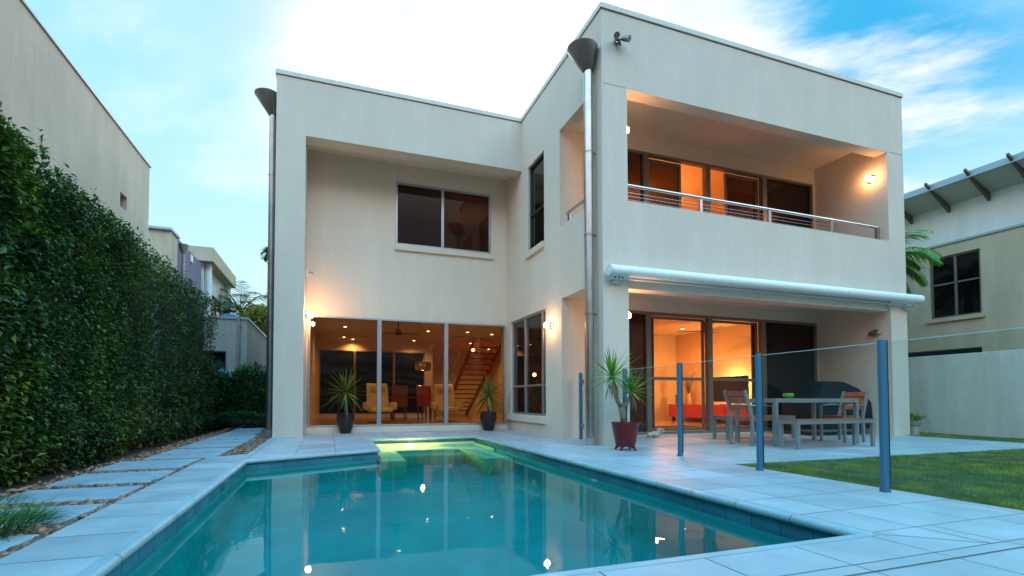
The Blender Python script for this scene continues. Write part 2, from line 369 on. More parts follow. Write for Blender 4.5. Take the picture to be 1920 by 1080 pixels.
        if bevel > 0:
            b = o.modifiers.new('bevel', 'BEVEL'); b.width = bevel; b.segments = bseg; b.limit_method = 'ANGLE'; b.angle_limit = R(40); b.harden_normals = False
        return o
def tag(o, label=None, cat=None, group=None, kind=None):
    if label: o['label'] = label
    if cat: o['category'] = cat
    if group: o['group'] = group
    if kind: o['kind'] = kind
    return o
def thing(name, label, cat, loc=(0, 0, 0), rz=0.0, group=None):
    o = bpy.data.objects.new(name, None); col.objects.link(o); o.location = loc; o.rotation_euler = (0, 0, rz); o.empty_display_size = 0.1
    # matrix_basis is evaluated lazily; set it explicitly
    o.matrix_basis = Matrix.Translation(loc) @ Matrix.Rotation(rz, 4, 'Z')
    return tag(o, label, cat, group)
def copy_tree(o, parent=None):
    c = o.copy(); col.objects.link(c)
    if parent: c.parent = parent; c.matrix_parent_inverse = o.matrix_parent_inverse.copy()
    for ch in list(o.children): copy_tree(ch, c)
    return c
def point(name, loc, power, parent, color=(1.0, 0.56, 0.22), r=0.05, kind='POINT', **kw):
    l = bpy.data.lights.new(name, kind); l.energy = power; l.color = color
    if kind != 'AREA': l.shadow_soft_size = r
    for k, v in kw.items(): setattr(l, k, v)
    o = bpy.data.objects.new(name, l); col.objects.link(o); o.location = loc
    if parent: o.parent = parent; o.matrix_parent_inverse = parent.matrix_basis.inverted()
    return o

# ------------------------------------------------------------------ rectilinear solid (walls with openings, no overlapping faces)
def solid(ops):
    xs = sorted({round(v, 4) for k, b in ops for v in b[0:2]}); ys = sorted({round(v, 4) for k, b in ops for v in b[2:4]}); zs = sorted({round(v, 4) for k, b in ops for v in b[4:6]})
    nx, ny, nz = len(xs) - 1, len(ys) - 1, len(zs) - 1
    occ = [[[False] * nz for _ in range(ny)] for _ in range(nx)]
    for i in range(nx):
        X = (xs[i] + xs[i + 1]) / 2
        for j in range(ny):
            Y = (ys[j] + ys[j + 1]) / 2
            for k in range(nz):
                Z = (zs[k] + zs[k + 1]) / 2; s = False
                for kind, b in ops:
                    if b[0] < X < b[1] and b[2] < Y < b[3] and b[4] < Z < b[5]: s = (kind == '+')
                occ[i][j][k] = s
    mb = MB(); idx = {}
    def vid(i, j, k):
        if (i, j, k) not in idx: idx[(i, j, k)] = len(mb.v); mb.v.append((xs[i], ys[j], zs[k]))
        return idx[(i, j, k)]
    def g(i, j, k): return 0 <= i < nx and 0 <= j < ny and 0 <= k < nz and occ[i][j][k]
    for i in range(nx):
        for j in range(ny):
            for k in range(nz):
                if not occ[i][j][k]: continue
                for dd, q in (((1, 0, 0), ((1, 0, 0), (1, 1, 0), (1, 1, 1), (1, 0, 1))), ((-1, 0, 0), ((0, 0, 0), (0, 0, 1), (0, 1, 1), (0, 1, 0))),
                              ((0, 1, 0), ((0, 1, 0), (0, 1, 1), (1, 1, 1), (1, 1, 0))), ((0, -1, 0), ((0, 0, 0), (1, 0, 0), (1, 0, 1), (0, 0, 1))),
                              ((0, 0, 1), ((0, 0, 1), (1, 0, 1), (1, 1, 1), (0, 1, 1))), ((0, 0, -1), ((0, 0, 0), (0, 1, 0), (1, 1, 0), (1, 0, 0)))):
                    if not g(i + dd[0], j + dd[1], k + dd[2]):
                        mb.f.append(tuple(vid(i + a, j + b, k + c) for a, b, c in q)); mb.mi.append(0)
    return mb

# ------------------------------------------------------------------ numbers from the photograph
X0, XR, X1, X2, X4, X5 = 3.744, 10.297, -0.918, -0.431, 4.174, 9.852
Y0, Y1, Y2, Y3 = 5.548, 8.397, 9.217, 6.85
ZP, ZT = 6.372, 6.45
FL = 0.03

# ================================================================== SETTING
g = MB()
bx0, bx1, by0, by1 = -0.95, 2.62, 1.45, 7.86
for a in ((-400, bx0, -200, 900), (bx1, 400, -200, 900), (bx0, bx1, -200, by0), (bx0, bx1, by1, 900)):
    g.add([(a[0], a[2], -0.07), (a[1], a[2], -0.07), (a[1], a[3], -0.07), (a[0], a[3], -0.07)], [(0, 1, 2, 3)])
tag(g.build('ground', 'earth'), kind='structure')

A, B, Cc, D, E_, F_ = (2.54, 1.553), (2.54, 7.80), (0.66, 7.80), (0.64, 6.10), (-0.86, 5.44), (-0.86, 1.553)
dk = MB()
dk.add([(2.54, 1.553, 0), (3.95, 1.553, 0), (3.95, 7.8, 0), (2.54, 7.8, 0)], [(0, 1, 2, 3)])
dk.add([(3.95, 3.6, 0), (10.1, 3.6, 0), (10.1, 6.84, 0), (3.95, 6.84, 0)], [(0, 1, 2, 3)])
dk.poly([(-1.28, 1.553), (-0.86, 1.553), (-0.86, 5.44), (-1.305, 5.44)], 0)
dk.poly([(-1.305, 5.44), (-0.86, 5.44), (0.64, 6.10), (0.66, 7.8), (-0.93, 7.8), (-0.93, 5.96), (-1.305, 5.77)], 0)
dk.add([(-0.93, 7.8, 0), (3.95, 7.8, 0), (3.95, 9.3, 0), (-0.93, 9.3, 0)], [(0, 1, 2, 3)])
dk.cur = 1
dk.poly([(-1.28, -3), (3.95, -3), (3.95, 1.553), (-1.28, 1.553)], 0)
dk.cur = 2   # cut joints of the mitred border and slab edges
def strip(a, b, w=0.006, z=0.0025):
    a, b = Vector(a), Vector(b); n = (b - a).normalized(); n = Vector((-n.y, n.x)) * w / 2
    dk.add([(a + n).to_3d() + Vector((0, 0, z)), (b + n).to_3d() + Vector((0, 0, z)), (b - n).to_3d() + Vector((0, 0, z)), (a - n).to_3d() + Vector((0, 0, z))], [(3, 2, 1, 0)])
strip((2.56, 1.54), (2.905, 1.277), 0.005); strip((2.908, 1.277), (2.908, 1.56), 0.005)
strip((2.58, 1.57), (2.58, 7.8), 0.004); strip((3.905, 1.2), (3.905, 3.6), 0.004); strip((-1.28, 1.2), (3.95, 1.2), 0.007, 0.003)
dk.cur = 0
for a, b in (((-1.28, -3), (-1.28, 5.44)), ((3.95, -3), (3.95, 3.6)), ((3.95, 3.6), (10.1, 3.6)), ((10.1, 3.6), (10.1, 6.84)), ((-0.93, 5.96), (-0.93, 9.3)), ((-1.305, 5.77), (-0.93, 5.96)), ((-1.305, 5.44), (-1.305, 5.77))):
    dk.add([(a[0], a[1], 0), (b[0], b[1], 0), (b[0], b[1], -0.06), (a[0], a[1], -0.06)], [(0, 1, 2, 3)])
tag(dk.build('deck_paving', ['deck_tiles', 'near_tiles', 'joint']), kind='structure')

# --- pool
pool = thing('swimming_pool', 'angular turquoise swimming pool with rounded stone coping and blue waterline tiles', 'swimming pool')
path = [Vector(p) for p in (A, B, Cc, D, E_, F_)]     # counter-clockwise round the water
def sweep(mb, path, prof):
    n = len(path); m = len(prof); vs = []
    for i in range(n):
        p0, p1, p2 = path[i - 1], path[i], path[(i + 1) % n]
        d1 = (p1 - p0).normalized(); d2 = (p2 - p1).normalized(); n1 = Vector((d1.y, -d1.x)); n2 = Vector((d2.y, -d2.x))
        b = (n1 + n2); b = b / max(1e-6, b.dot(n1)) if b.length > 1e-4 else n1
        for o, z in prof: q = p1 + b * o; vs.append((q.x, q.y, z))
    fs = [(i * m + k, i * m + k + 1, ((i + 1) % n) * m + k + 1, ((i + 1) % n) * m + k) for i in range(n) for k in range(m - 1)]
    mb.add(vs, fs)
cp = MB()
rad = 0.026
prof = [(0.04, 0.0015), (0.0, 0.0015)] + [(-math.sin(R(a)) * rad - 0.0, -rad + math.cos(R(a)) * rad + 0.001) for a in range(15, 181, 15)] + [(0.02, -2 * rad + 0.001)]
sweep(cp, path, prof); cp.cur = 1; jm = cp
def nosejoint(x, y, side):
    for k in range(10):
        a0, a1 = R(18 * k), R(18 * (k + 1)); vs = []
        for a in (a0, a1):
            for s_ in (-1, 1):
                vs.append((x - side * math.sin(a) * (rad + 0.0012), y + s_ * 0.0022, -rad + math.cos(a) * (rad + 0.0012) + 0.001))
        jm.add(vs, [(0, 1, 3, 2)])
for k in range(1, 17): nosejoint(2.54, 1.556 + 0.366 * k, 1)
for k in range(1, 11): nosejoint(-0.86, 1.556 + 0.366 * k, -1)
cp.build('coping', ['coping', 'joint'], pool, smooth=50)
bd = MB(); sweep(bd, path, [(0.012, -0.05), (0.012, -0.205), (0.02, -0.205)])
def bandmat():
    m = bpy.data.materials.new('band_tiles'); m.use_nodes = True; q = NT(m.node_tree); b = q.n['Principled BSDF']
    co = q.new('ShaderNodeTexCoord').outputs['Object']; s = q.new('ShaderNodeSeparateXYZ'); q.set(s.inputs[0], co)
    u = q.math('ADD', s.outputs[0], q.math('MULTIPLY', s.outputs[1], 1.0))
    k = q.math('DIVIDE', u, 0.19); fr = q.math('ABSOLUTE', q.math('SUBTRACT', k, q.math('ROUND', k)))
    l = q.mapr(q.math('MULTIPLY', fr, 0.19), 0.0012, 0.003, 1.0, 0.0)
    wn = q.new('ShaderNodeTexWhiteNoise', noise_dimensions='1D'); q.set(wn.inputs['W'], q.math('FLOOR', k))
    c = q.mix(1.0, (0.045, 0.21, 0.28), q.mapr(wn.outputs[0], 0, 1, 0.75, 1.2, False), 'MULTIPLY')
    c = q.mix(q.mapr(q.noise(co, 14, 5, 0.6), 0.5, 0.8, 0, 0.5), c, (0.05, 0.24, 0.28))
    c = q.mix(l, c, (0.01, 0.05, 0.07)); q.set(b.inputs['Base Color'], c); b.inputs['Roughness'].default_value = 0.22; M['band_tiles'] = m
bandmat()
bd.build('tile_band', 'band_tiles', pool)
sh = MB(); sweep(sh, path, [(0.02, -0.205), (0.018, -1.05), (-0.01, -1.20), (-0.08, -1.30), (-0.18, -1.349), (-0.22, -1.353)]); sh.add([(p.x + 0.0, p.y, -1.351) for p in path], [(0, 1, 2, 3, 4, 5)])
sh.build('basin', 'pool_plaster', pool, smooth=50)
ft = MB(); ft.tube([(2.556, 3.95, -.27), (2.535, 3.95, -.27)], .05, 20); ft.tube([(2.534, 3.95, -.27), (2.525, 3.95, -.27)], [.03, .02], 16); ft.build('return_fitting', 'white_plastic', pool, smooth=40)
lg = MB()
lg.box(0.665, 1.02, 6.12, 7.79, -1.34, -0.42); lg.box(1.022, 2.10, 7.30, 7.79, -1.34, -0.42); lg.box(2.102, 2.535, 6.0, 7.79, -1.34, -0.42)
lg.box(1.024, 2.098, 6.95, 7.298, -1.34, -0.72)
lg.build('underwater_bench', 'glow_tinted_plaster', pool, bevel=0.01)
nl_ = MB(); nl_.box(0.672, 2.53, 7.772, 7.784, -0.417, -0.10); nl_.box(0.674, 0.684, 6.14, 7.77, -0.417, -0.12); nl_.box(2.516, 2.527, 6.75, 7.77, -0.417, -0.12); nl_.build('niche_glow_panels', 'glow_tinted_plaster', pool)  # cream panels added over the niche walls to show the lamp's yellow glow
pl = MB(); pl.lathe([(0.0, 0), (0.07, 0), (0.075, 0.012), (0.0, 0.02)], seg=24)
plo = pl.build('pool_light', 'pool_glow', pool); plo.location = (1.34, 7.768, -0.27); plo.rotation_euler = (R(90), 0, 0)
point('pool_lamp', (1.34, 7.62, -0.25), 115, pool, (1.0, 0.53, 0.18), 0.05)
# water: closed body, surface at -0.15
wt = MB(); prof = [(0.035, -0.118), (0.035, -1.40)]
vs = []; n = len(path); tmp = MB(); sweep(tmp, path, prof)
wt.add(tmp.v, tmp.f); wt.f.append(tuple(i * 2 for i in range(n))); wt.mi.append(0); wt.f.append(tuple(i * 2 + 1 for i in range(n - 1, -1, -1))); wt.mi.append(0)
wo = wt.build('pool_water', 'water'); tag(wo, kind='structure')
bm = bmesh.new(); bm.from_mesh(wo.data); bmesh.ops.recalc_face_normals(bm, faces=bm.faces); bm.to_mesh(wo.data); bm.free()

# --- lawn
lw = MB()
lawn_a = [(3.96, -3.0), (11.25, -3.0), (11.25, 3.59), (3.96, 3.59)]; lawn_b = [(10.11, 3.59), (11.25, 3.59), (11.25, 6.8), (10.11, 6.8)]
lw.poly(lawn_a, -0.018); lw.poly(lawn_b, -0.018)
tag(lw.build('lawn', 'lawn_soil'), kind='structure')
def grass(n, region, h0, h1, name, m, wd=0.003, dens=None):
    mb = MB(); vs = []; fs = []; c = 0
    rnd = random.Random(11)
    while c < n:
        p = region(rnd)
        if p is None: continue
        x_, y_, sc_ = p
        h = rnd.uniform(h0, h1) * (0.8 + 0.4 * noise.noise((x_ * 1.3, y_ * 1.3, 0))); a = rnd.uniform(0, 6.283); ln = rnd.uniform(0.1, 0.6) * h; wa = rnd.uniform(0, 3.14); ww = wd * sc_
        dx, dy = math.cos(wa) * ww, math.sin(wa) * ww; b = len(vs); h *= min(sc_, 1.25)
        vs += [(x_ - dx, y_ - dy, -0.018), (x_ + dx, y_ + dy, -0.018), (x_ + math.cos(a) * ln, y_ + math.sin(a) * ln, -0.018 + h)]; fs.append((b, b + 1, b + 2)); c += 1
    mb.v = vs; mb.f = fs; mb.mi = [0] * len(fs); return mb.build(name, m)
def reg_lawn(r):
    if r.random() < 0.03: return (3.955 + r.random() ** 2 * 0.06, r.uniform(0.6, 3.6), 1.0)
    if r.random() < 0.12: return (r.uniform(10.11, 11.25), r.uniform(3.4, 6.7), 2.2)
    x_ = 3.96 + 6.6 * r.random() ** 1.4; y_ = r.uniform(0.3, 3.6)
    if y_ < 0.19 * x_ + 0.05: return None
    return (x_, y_, 0.9 + 0.22 * (x_ - 3.96))
tag(grass(150000, reg_lawn, 0.020, 0.036, 'grass', 'grass_blade', 0.0022), kind='stuff')

# --- stepping stones and pebbles
ys = [(1.55, 2.08), (2.16, 2.78), (3.01, 3.48), (3.65, 4.13), (4.30, 4.89), (5.06, 5.69), (5.83, 6.22), (6.33, 6.92), (7.06, 7.64), (7.73, 8.22), (8.32, 9.21), (9.30, 10.23), (10.35, 11.4)]
ordn = ['nearest the lower left corner', 'beside the grass tuft at the hedge foot', 'just past the grass tuft', 'third above the grass tuft', 'broad, beside the pale flower under the hedge', 'broad, last before the path narrows', 'first narrow one past the broad ones', 'second narrow one past the broad ones', 'beside the angled corner of the deck', 'just before the dark hedge gap', 'beside the widest strip of pebbles', 'near the foot of the left downpipe', 'farthest, against the dark shrub']
for i, (a, b) in enumerate(ys):
    xr = -1.37 if a < 5.8 else -1.24; xl = xr - 0.72
    if i > 10: xr -= 0.08 * (i - 10)
    jx, jy = random.uniform(-.012, .012), random.uniform(-.01, .01)
    s = MB(); s.poly([(xl + jx, a + jy), (xr + jx * 2, a - jy), (xr - jx, b + jy), (xl, b - jy)], -0.045, -0.006 + random.uniform(-.004, .004))
    o = s.build('stepping_stone', 'slate', bevel=0.006)
    tag(o, 'grey rectangular stepping stone ' + ordn[i], 'stepping stone', 'stepping stones between the hedge and the pool deck')
def pebbles():
    mb = MB(); rnd = random.Random(5); base = MB().ball((0, 0, 0), 1, 7, 5)
    bv = base.v; bf = base.f; n = 0
    while n < 9500:
        y_ = rnd.uniform(1.9, 9.6) if rnd.random() < 0.8 else rnd.uniform(9.0, 12); x_ = rnd.uniform(-2.25, -0.95)
        lim = -1.29 if y_ < 5.78 else (-0.94 if y_ > 5.97 else -1.3 + (y_ - 5.78) * 1.8)
        if x_ > lim - 0.01: continue
        inside = False
        for i, (a, b) in enumerate(ys):
            xr = -1.37 if a < 5.8 else -1.24
            if i > 10: xr -= 0.08 * (i - 10)
            if a - 0.01 < y_ < b + 0.01 and xr - 0.72 < x_ < xr + 0.005: inside = True
        if inside: continue
        if x_ < -2.1 and rnd.random() < 0.6: continue
        s_ = rnd.uniform(0.010, 0.024) * (1.15 if y_ < 4 else 1.0); a = rnd.uniform(0, 6.28); ca, sa = math.cos(a), math.sin(a)
        e1, e2, e3 = s_ * rnd.uniform(0.9, 1.5), s_ * rnd.uniform(0.7, 1.0), s_ * rnd.uniform(0.45, 0.8)
        z_ = -0.032 + rnd.uniform(-0.012, 0.016); k = len(mb.v)
        for v in bv:
            px, py = v[0] * e1, v[1] * e2; mb.v.append((x_ + px * ca - py * sa, y_ + px * sa + py * ca, z_ + v[2] * e3))
        for f in bf: mb.f.append(tuple(q + k for q in f)); mb.mi.append(0)
        n += 1
    return mb.build('pebbles', 'pebble', smooth=True)
tag(pebbles(), kind='stuff')

# ================================================================== HOUSE
house = thing('house', 'two storey cream rendered house with lit rooms, balcony and covered patio behind the pool', 'house', (3.744, 5.548, 0))
WT = 0.2
ops = [('+', (X0, XR, Y0, 16.5, -0.06, ZP)), ('+', (X1, X0, Y1, 19.6, -0.06, ZP)), ('+', (X0, XR, 16.5, 19.6, -0.06, ZP)),
       # left recess
       ('-', (X2, X0, Y1 - 1, Y2, -0.1, 5.351)), ('-', (X2, X0, Y1 + 0.3, Y2, -0.1, 5.54)),
       ('+', (X2, X0, Y2 - 0.06, Y2, -0.06, 0.115)),
       # ground floor living space
       ('-', (-0.40, 3.60, Y2 + WT, 16.0, FL, 2.70)), ('-', (3.60, 5.15, Y2 + WT, 11.4, FL, 2.70)), ('-', (3.60, 7.0, 11.4, 19.2, FL, 2.70)),
       ('-', (3.90, 5.15, 7.05, Y2 + WT, FL, 2.70)),
       ('-', (-0.385, 3.69, Y2 - 0.01, Y2 + WT + .01, 0.115, 2.285)),
       ('-', (-0.31, 3.30, 15.9, 16.2, 0.15, 2.34)), ('-', (3.60, 3.9, 19.0, 19.35, 0.2, 2.3)),
       # upper left window
       ('-', (1.285, 3.375, Y2 - .1, Y2 + WT + .01, 3.845, 5.165)), ('-', (0.2, 5.0, Y2 + WT, 13.0, 2.95, 5.6)),
       # slim side window and low side window
       ('-', (X0 - .1, 4.0, 7.39, 8.08, 3.56, 5.256)), ('-', (X0 - .1, 3.91, 7.35, 8.99, 0.352, 2.32)), ('-', (3.98, 4.1, 7.2, 8.9, 2.95, 5.6)),
       # patio
       ('-', (X4, X5, Y0 - 1, Y3, -0.1, 2.295)), ('-', (X4, X5, Y0 - 1, Y0 + 0.05, 2.2, 2.475)), ('-', (X4, X5, Y0 + 0.25, Y3, -0.1, 2.475)), ('-', (X0 - 1, X4 + .01, 5.95, 6.75, -0.1, 2.37)),
       ('-', (4.25, 9.83, Y3 - .01, Y3 + 0.16, 0.02, 2.27)), ('-', (5.3, 10.1, Y3 + 0.15, 11.2, FL, 2.60)),
       # balcony
       ('-', (X4, X5, Y0 - 1, Y3, 3.585, 5.252)), ('-', (X4, X5, Y0 + 0.2, Y3, 2.85, 5.30)), ('-', (X4, X5, Y0 + 0.25, Y3, 2.85, 5.55)), ('-', (X0 - 1, X4 + .01, 5.95, 6.80, 3.605, 5.275)),
       ('-', (X0 + .2, X4 + .01, 5.95, 6.80, 2.85, 5.275)),
       ('-', (4.25, 9.80, Y3 - .01, Y3 + 0.16, 2.87, 5.235)), ('-', (4.3, 10.1, Y3 + 0.15, 10.5, 2.85, 5.60))]
hw = solid(ops)
wall = hw.build('wall', 'stucco', house)
bm = bmesh.new(); bm.from_mesh(wall.data); bmesh.ops.dissolve_limit(bm, angle_limit=0.01, verts=bm.verts, edges=bm.edges); bm.to_mesh(wall.data); bm.free()
# parapet capping
c = MB(); e = 0.02
c.box(X0 - e, XR + e, Y0 - e, Y0 + 0.26, ZP + 0.001, ZT); c.box(X0 - e, X0 + 0.26, Y0 + 0.26, Y1 - e, ZP + 0.001, ZT); c.box(XR - 0.26, XR + e, Y0 + 0.26, 19.6, ZP + 0.001, ZT)
c.box(X1 - e, X0 + 0.26, Y1 - e, Y1 + 0.26, ZP + 0.001, ZT); c.box(X1 - e, X1 + 0.26, Y1 + 0.26, 19.6, ZP + 0.001, ZT)
c.build('parapet_cap', 'stucco_cap', house, bevel=0.004)
for a in ((X0 - e, XR + e, Y0 - 0.004, Y0 - 0.001, ZP - 0.012, ZP - 0.002), (X0 - 0.004, X0 - 0.001, Y0, Y1, ZP - 0.012, ZP - 0.002), (X1, X0 - .01, Y1 - 0.004, Y1 - 0.001, ZP - 0.012, ZP - 0.002)):
    s = MB(); s.box(*a); s.build('cap_flashing', 'rafter', house)
# interior floors
f = MB()
for a in ((-0.40, 3.60, Y2 + WT, 16.0), (3.60, 5.15, Y2 + WT, 11.4), (3.60, 7.0, 11.4, 19.2), (5.3, 10.1, Y3 + 0.15, 11.2)):
    f.add([(a[0], a[2], FL + .004), (a[1], a[2], FL + .004), (a[1], a[3], FL + .004), (a[0], a[3], FL + .004)], [(0, 1, 2, 3)])
f.build('floor', 'interior_floor', house)
# stub walls / shadow groove on beam line (render joint seen right and left of the balcony)
s = MB(); s.box(X0 + .03, X4 - .02, Y0 - 0.0015, Y0 + .001, 5.262, 5.268); s.build('render_joint', 'rafter', house); s = MB(); s.box(X5 + .02, XR - .02, Y0 - 0.0015, Y0 + .001, 5.262, 5.268); s.build('render_joint', 'rafter', house)

def mapf(plane, pos, sgn=1):
    # local (a along, depth outwards towards viewer, z) -> world
    if plane == 'Y': return lambda a0, a1, d0, d1, z0, z1: (a0, a1, pos - d1, pos - d0, z0, z1)
    return lambda a0, a1, d0, d1, z0, z1: (pos - d1, pos - d0, a0, a1, z0, z1)
def window(parent, plane, pos, a0, a1, z0, z1, muls=(), trans=(), fw=0.045, mw=0.05, dep=0.06, panes='pane', fm='aluminium', label=None, name='window'):
    """frame + one pane per bay; muls = x positions of mullions, trans = {bay: z} transoms"""
    mp = mapf(plane, pos); fr = MB()
    fr.box(*mp(a0, a1, 0, dep, z0, z0 + fw)); fr.box(*mp(a0, a1, 0, dep, z1 - fw, z1))
    fr.box(*mp(a0, a0 + fw, 0, dep, z0 + fw, z1 - fw)); fr.box(*mp(a1 - fw, a1, 0, dep, z0 + fw, z1 - fw))
    edges = [a0 + fw] + [v for m_ in muls for v in (m_ - mw / 2, m_ + mw / 2)] + [a1 - fw]
    for m_ in muls: fr.box(*mp(m_ - mw / 2, m_ + mw / 2, -0.004, dep + 0.004, z0 + fw, z1 - fw))
    for zt in trans:
        for i in range(0, len(edges), 2): fr.box(*mp(edges[i], edges[i + 1], 0.003, dep - 0.003, zt - 0.02, zt + 0.02))
    fo = fr.build(name, fm, parent, bevel=0.004)
    if label: fo['label'] = label
    ps = panes if isinstance(panes, (list, tuple)) else [panes] * (len(edges) // 2)
    for i in range(0, len(edges), 2):
        if ps[i // 2] is None: continue
        p = MB(); a, b = edges[i], edges[i + 1]; zz0, zz1 = z0 + fw, z1 - fw; dd = dep * 0.45
        if plane == 'Y': p.add([(a, pos - dd, zz0), (b, pos - dd, zz0), (b, pos - dd, zz1), (a, pos - dd, zz1)], [(0, 1, 2, 3)])
        else: p.add([(pos - dd, a, zz0), (pos - dd, b, zz0), (pos - dd, b, zz1), (pos - dd, a, zz1)], [(0, 3, 2, 1)])
        p.build('pane', ps[i // 2], fo)
    return fo
window(house, 'Y', Y2 + 0.03, -0.385, 3.69, 0.115, 2.285, (0.965, 2.353), fw=0.035, mw=0.085, dep=0.09, panes='pane', label='tall three panel aluminium window wall of the living room', name='glazing')
window(house, 'Y', Y2 + 0.07, 1.285, 3.375, 3.845, 5.165, (2.285,), fw=0.045, mw=0.06, panes=('dark_pane', 'mid_pane'))
window(house, 'X', X0 + 0.10, 7.39, 8.08, 3.56, 5.256, (), (4.28,), fw=0.035, panes='dark_pane', fm='dark_frame')
window(house, 'X', X0 + 0.10, 7.35, 8.99, 0.352, 2.32, (7.55, 8.33), (0.93,), fw=0.04, mw=0.07, panes=('dark_pane', 'mid_pane', 'dark_pane'))
window(house, 'Y', 16.05, -0.31, 3.30, 0.15, 2.34, (0.85, 2.2), fw=0.03, mw=0.08, panes='rear_black', fm='bronze_frame', name='rear_glazing')
window(house, 'Y', 19.1, 3.61, 3.9, 0.2, 2.3, (), fw=0.02, panes='rear_black', fm='bronze_frame', name='rear_glazing')
# balcony doors: dark screens left, open bays in the middle, dark right
window(house, 'Y', Y3 + 0.09, 4.25, 9.80, 2.87, 5.235, (5.56, 7.0, 8.445), fw=0.045, mw=0.11, dep=0.09, panes=('dark_pane', None, None, 'black_pane'), fm='bronze_frame', name='balcony_door', label='four bay aluminium sliding doors of the balcony, middle bays half open')
def sash(pn, x0, x1, z0, z1, y_, m, fm='bronze_frame', fw=0.06, bar=None):
    s = MB(); s.box(x0, x1, y_, y_ + .035, z0, z0 + fw); s.box(x0, x1, y_, y_ + .035, z1 - fw, z1); s.box(x0, x0 + fw, y_, y_ + .035, z0 + fw, z1 - fw); s.box(x1 - fw, x1, y_, y_ + .035, z0 + fw, z1 - fw)
    if bar: s.box(x0 + fw, x1 - fw, y_ - .012, y_ + .022, bar - .028, bar + .028)
    o = s.build('sliding_sash', fm, pn, bevel=0.004)
    if m:
        p = MB(); p.add([(x0 + fw, y_ + .018, z0 + fw), (x1 - fw, y_ + .018, z0 + fw), (x1 - fw, y_ + .018, z1 - fw), (x0 + fw, y_ + .018, z1 - fw)], [(0, 1, 2, 3)]); p.build('pane', m, o)
    return o
sash(house, 5.62, 6.44, 2.92, 5.185, Y3 + 0.095, 'mid_pane'); sash(house, 7.51, 8.385, 2.92, 5.185, Y3 + 0.095, 'mid_pane')
# patio doors
window(house, 'Y', Y3 + 0.09, 4.25, 9.83, 0.02, 2.27, (5.58, 7.0, 8.36), fw=0.05, mw=0.10, dep=0.09, panes=('dark_pane', None, None, 'black_pane'), fm='bronze_frame', name='patio_door', label='four bay aluminium sliding doors of the patio, middle bays open to an orange room')
sash(house, 5.64, 6.98 - .04, 0.075, 2.215, Y3 + 0.095, None, 'bronze_frame', 0.05, 1.05); sash(house, 7.06, 8.30, 0.075, 2.215, Y3 + 0.095, None, 'bronze_frame', 0.05, 1.05)
s = MB(); s.box(5.65, 5.80, Y3 + .135, Y3 + .165, 0.08, 2.21); s.build('screen_edge', 'dark_frame', house); s = MB(); s.box(8.20, 8.30, Y3 + .135, Y3 + .165, 0.08, 2.21); s.build('screen_edge', 'dark_frame', house)
s = MB(); s.box(7.075, 7.095, Y3 + .06, Y3 + .094, 0.95, 1.12); s.build('door_handle', 'black_rubber', house)
s = MB(); s.box(8.24, 8.34, Y3 + .05, Y3 + .092, 1.0, 1.06); s.box(8.26, 8.31, Y3 + .05, Y3 + .092, 0.9, 1.18); s.build('door_handle', 'black_rubber', house)
# sills
s = MB(); s.box(1.265, 3.425, Y2 - 0.045, Y2 + 0.01, 3.728, 3.842); s.build('window_sill', 'stucco', house, bevel=0.006)
s = MB(); s.box(X0 - 0.05, X0 + 0.01, 7.37, 8.12, 3.445, 3.557); s.build('window_sill', 'stucco', house, bevel=0.006)
s = MB(); s.box(X0 - 0.05, X0 + 0.01, 7.34, 9.12, 0.215, 0.349); s.build('window_sill', 'stucco', house, bevel=0.006)
s = MB(); s.box(-0.41, 3.72, Y2 - 0.075, Y2 - 0.045, 0.0, 0.10); s.build('window_sill', 'stucco', house, bevel=0.004)
# flat roof
s = MB(); s.box(X1 + .26, XR - .26, Y1 + .26, 19.3, ZP + 0.002, ZP + 0.02); s.box(X0 + .26, XR - .26, Y0 + .26, Y1 + .26, ZP + 0.002, ZP + 0.02); s.build('roof', 'roof_metal', house)

# ---- recessed ceiling lights (things)
def downlight(x_, y_, z_, lab, power, label, r=0.05, col_=(1.0, 0.60, 0.26)):
    dl = thing('downlight', label, 'ceiling light', (x_, y_, z_), 0, 'recessed downlights')
    rg = MB(); rg.lathe([(0.062, 0.0), (0.062, -0.006), (0.044, -0.006), (0.044, 0.0)], seg=20); o = rg.build('trim_ring', 'white_plastic', dl, local=True)
    ds = MB(); ds.lathe([(0.0, -0.004), (0.043, -0.004)], seg=20); ds.build('bulb', 'downlight_glow', dl, local=True)
    if power: point('downlight_lamp', (x_, y_, z_ - 0.06), power, dl, col_, r, 'SPOT', spot_size=R(150), spot_blend=0.8)
    return dl
for (x_, y_, p, lb) in ((0.424, 13.1, 26, 'left of the three in the left pane, nearest the glass'), (0.465, 15.3, 0, 'second from the glass behind the left pane'), (0.771, 15.75, 22, 'farthest back behind the left pane'),
                        (2.81, 15.46, 26, 'deeper one behind the middle pane'), (2.83, 13.2, 0, 'nearer one behind the middle pane'), (4.02, 13.05, 26, 'just right of the second mullion'),
                        (4.88, 13.25, 0, 'farthest right behind the right pane'), (4.92, 15.6, 30, 'right above the red staircase'), (1.6, 10.6, 22, 'above the living room fan, hidden by the lintel'), (4.5, 8.4, 6, 'above the side window'), (5.0, 12.4, 34, 'added to brighten the staircase, in front of its top'), (6.2, 17.2, 40, 'added to brighten the stair hall, above the staircase foot')):  # last two are unseen lamps added to brighten the stair hall
    downlight(x_, y_, 2.70, None, p * 1.7, 'small round recessed ceiling light ' + lb)
downlight(9.25, 10.0, 2.60, None, 40, 'small round recessed ceiling light in the orange room beyond the patio', col_=(1.0, 0.28, 0.05))
point('orange_room_lamp', (7.7, 9.3, 2.56), 120, house, (1.0, 0.28, 0.045), kind='AREA', size=0.3)
point('upper_room_lamp', (6.9, 9.0, 4.9), 150, house, (1.0, 0.29, 0.045), 0.05)
point('upper_left_room_fill', (3.6, 11.5, 5.0), 14, house, (1.0, 0.45, 0.15), 0.05)  # unseen weak lamp added to give the upper left panes a warm tone

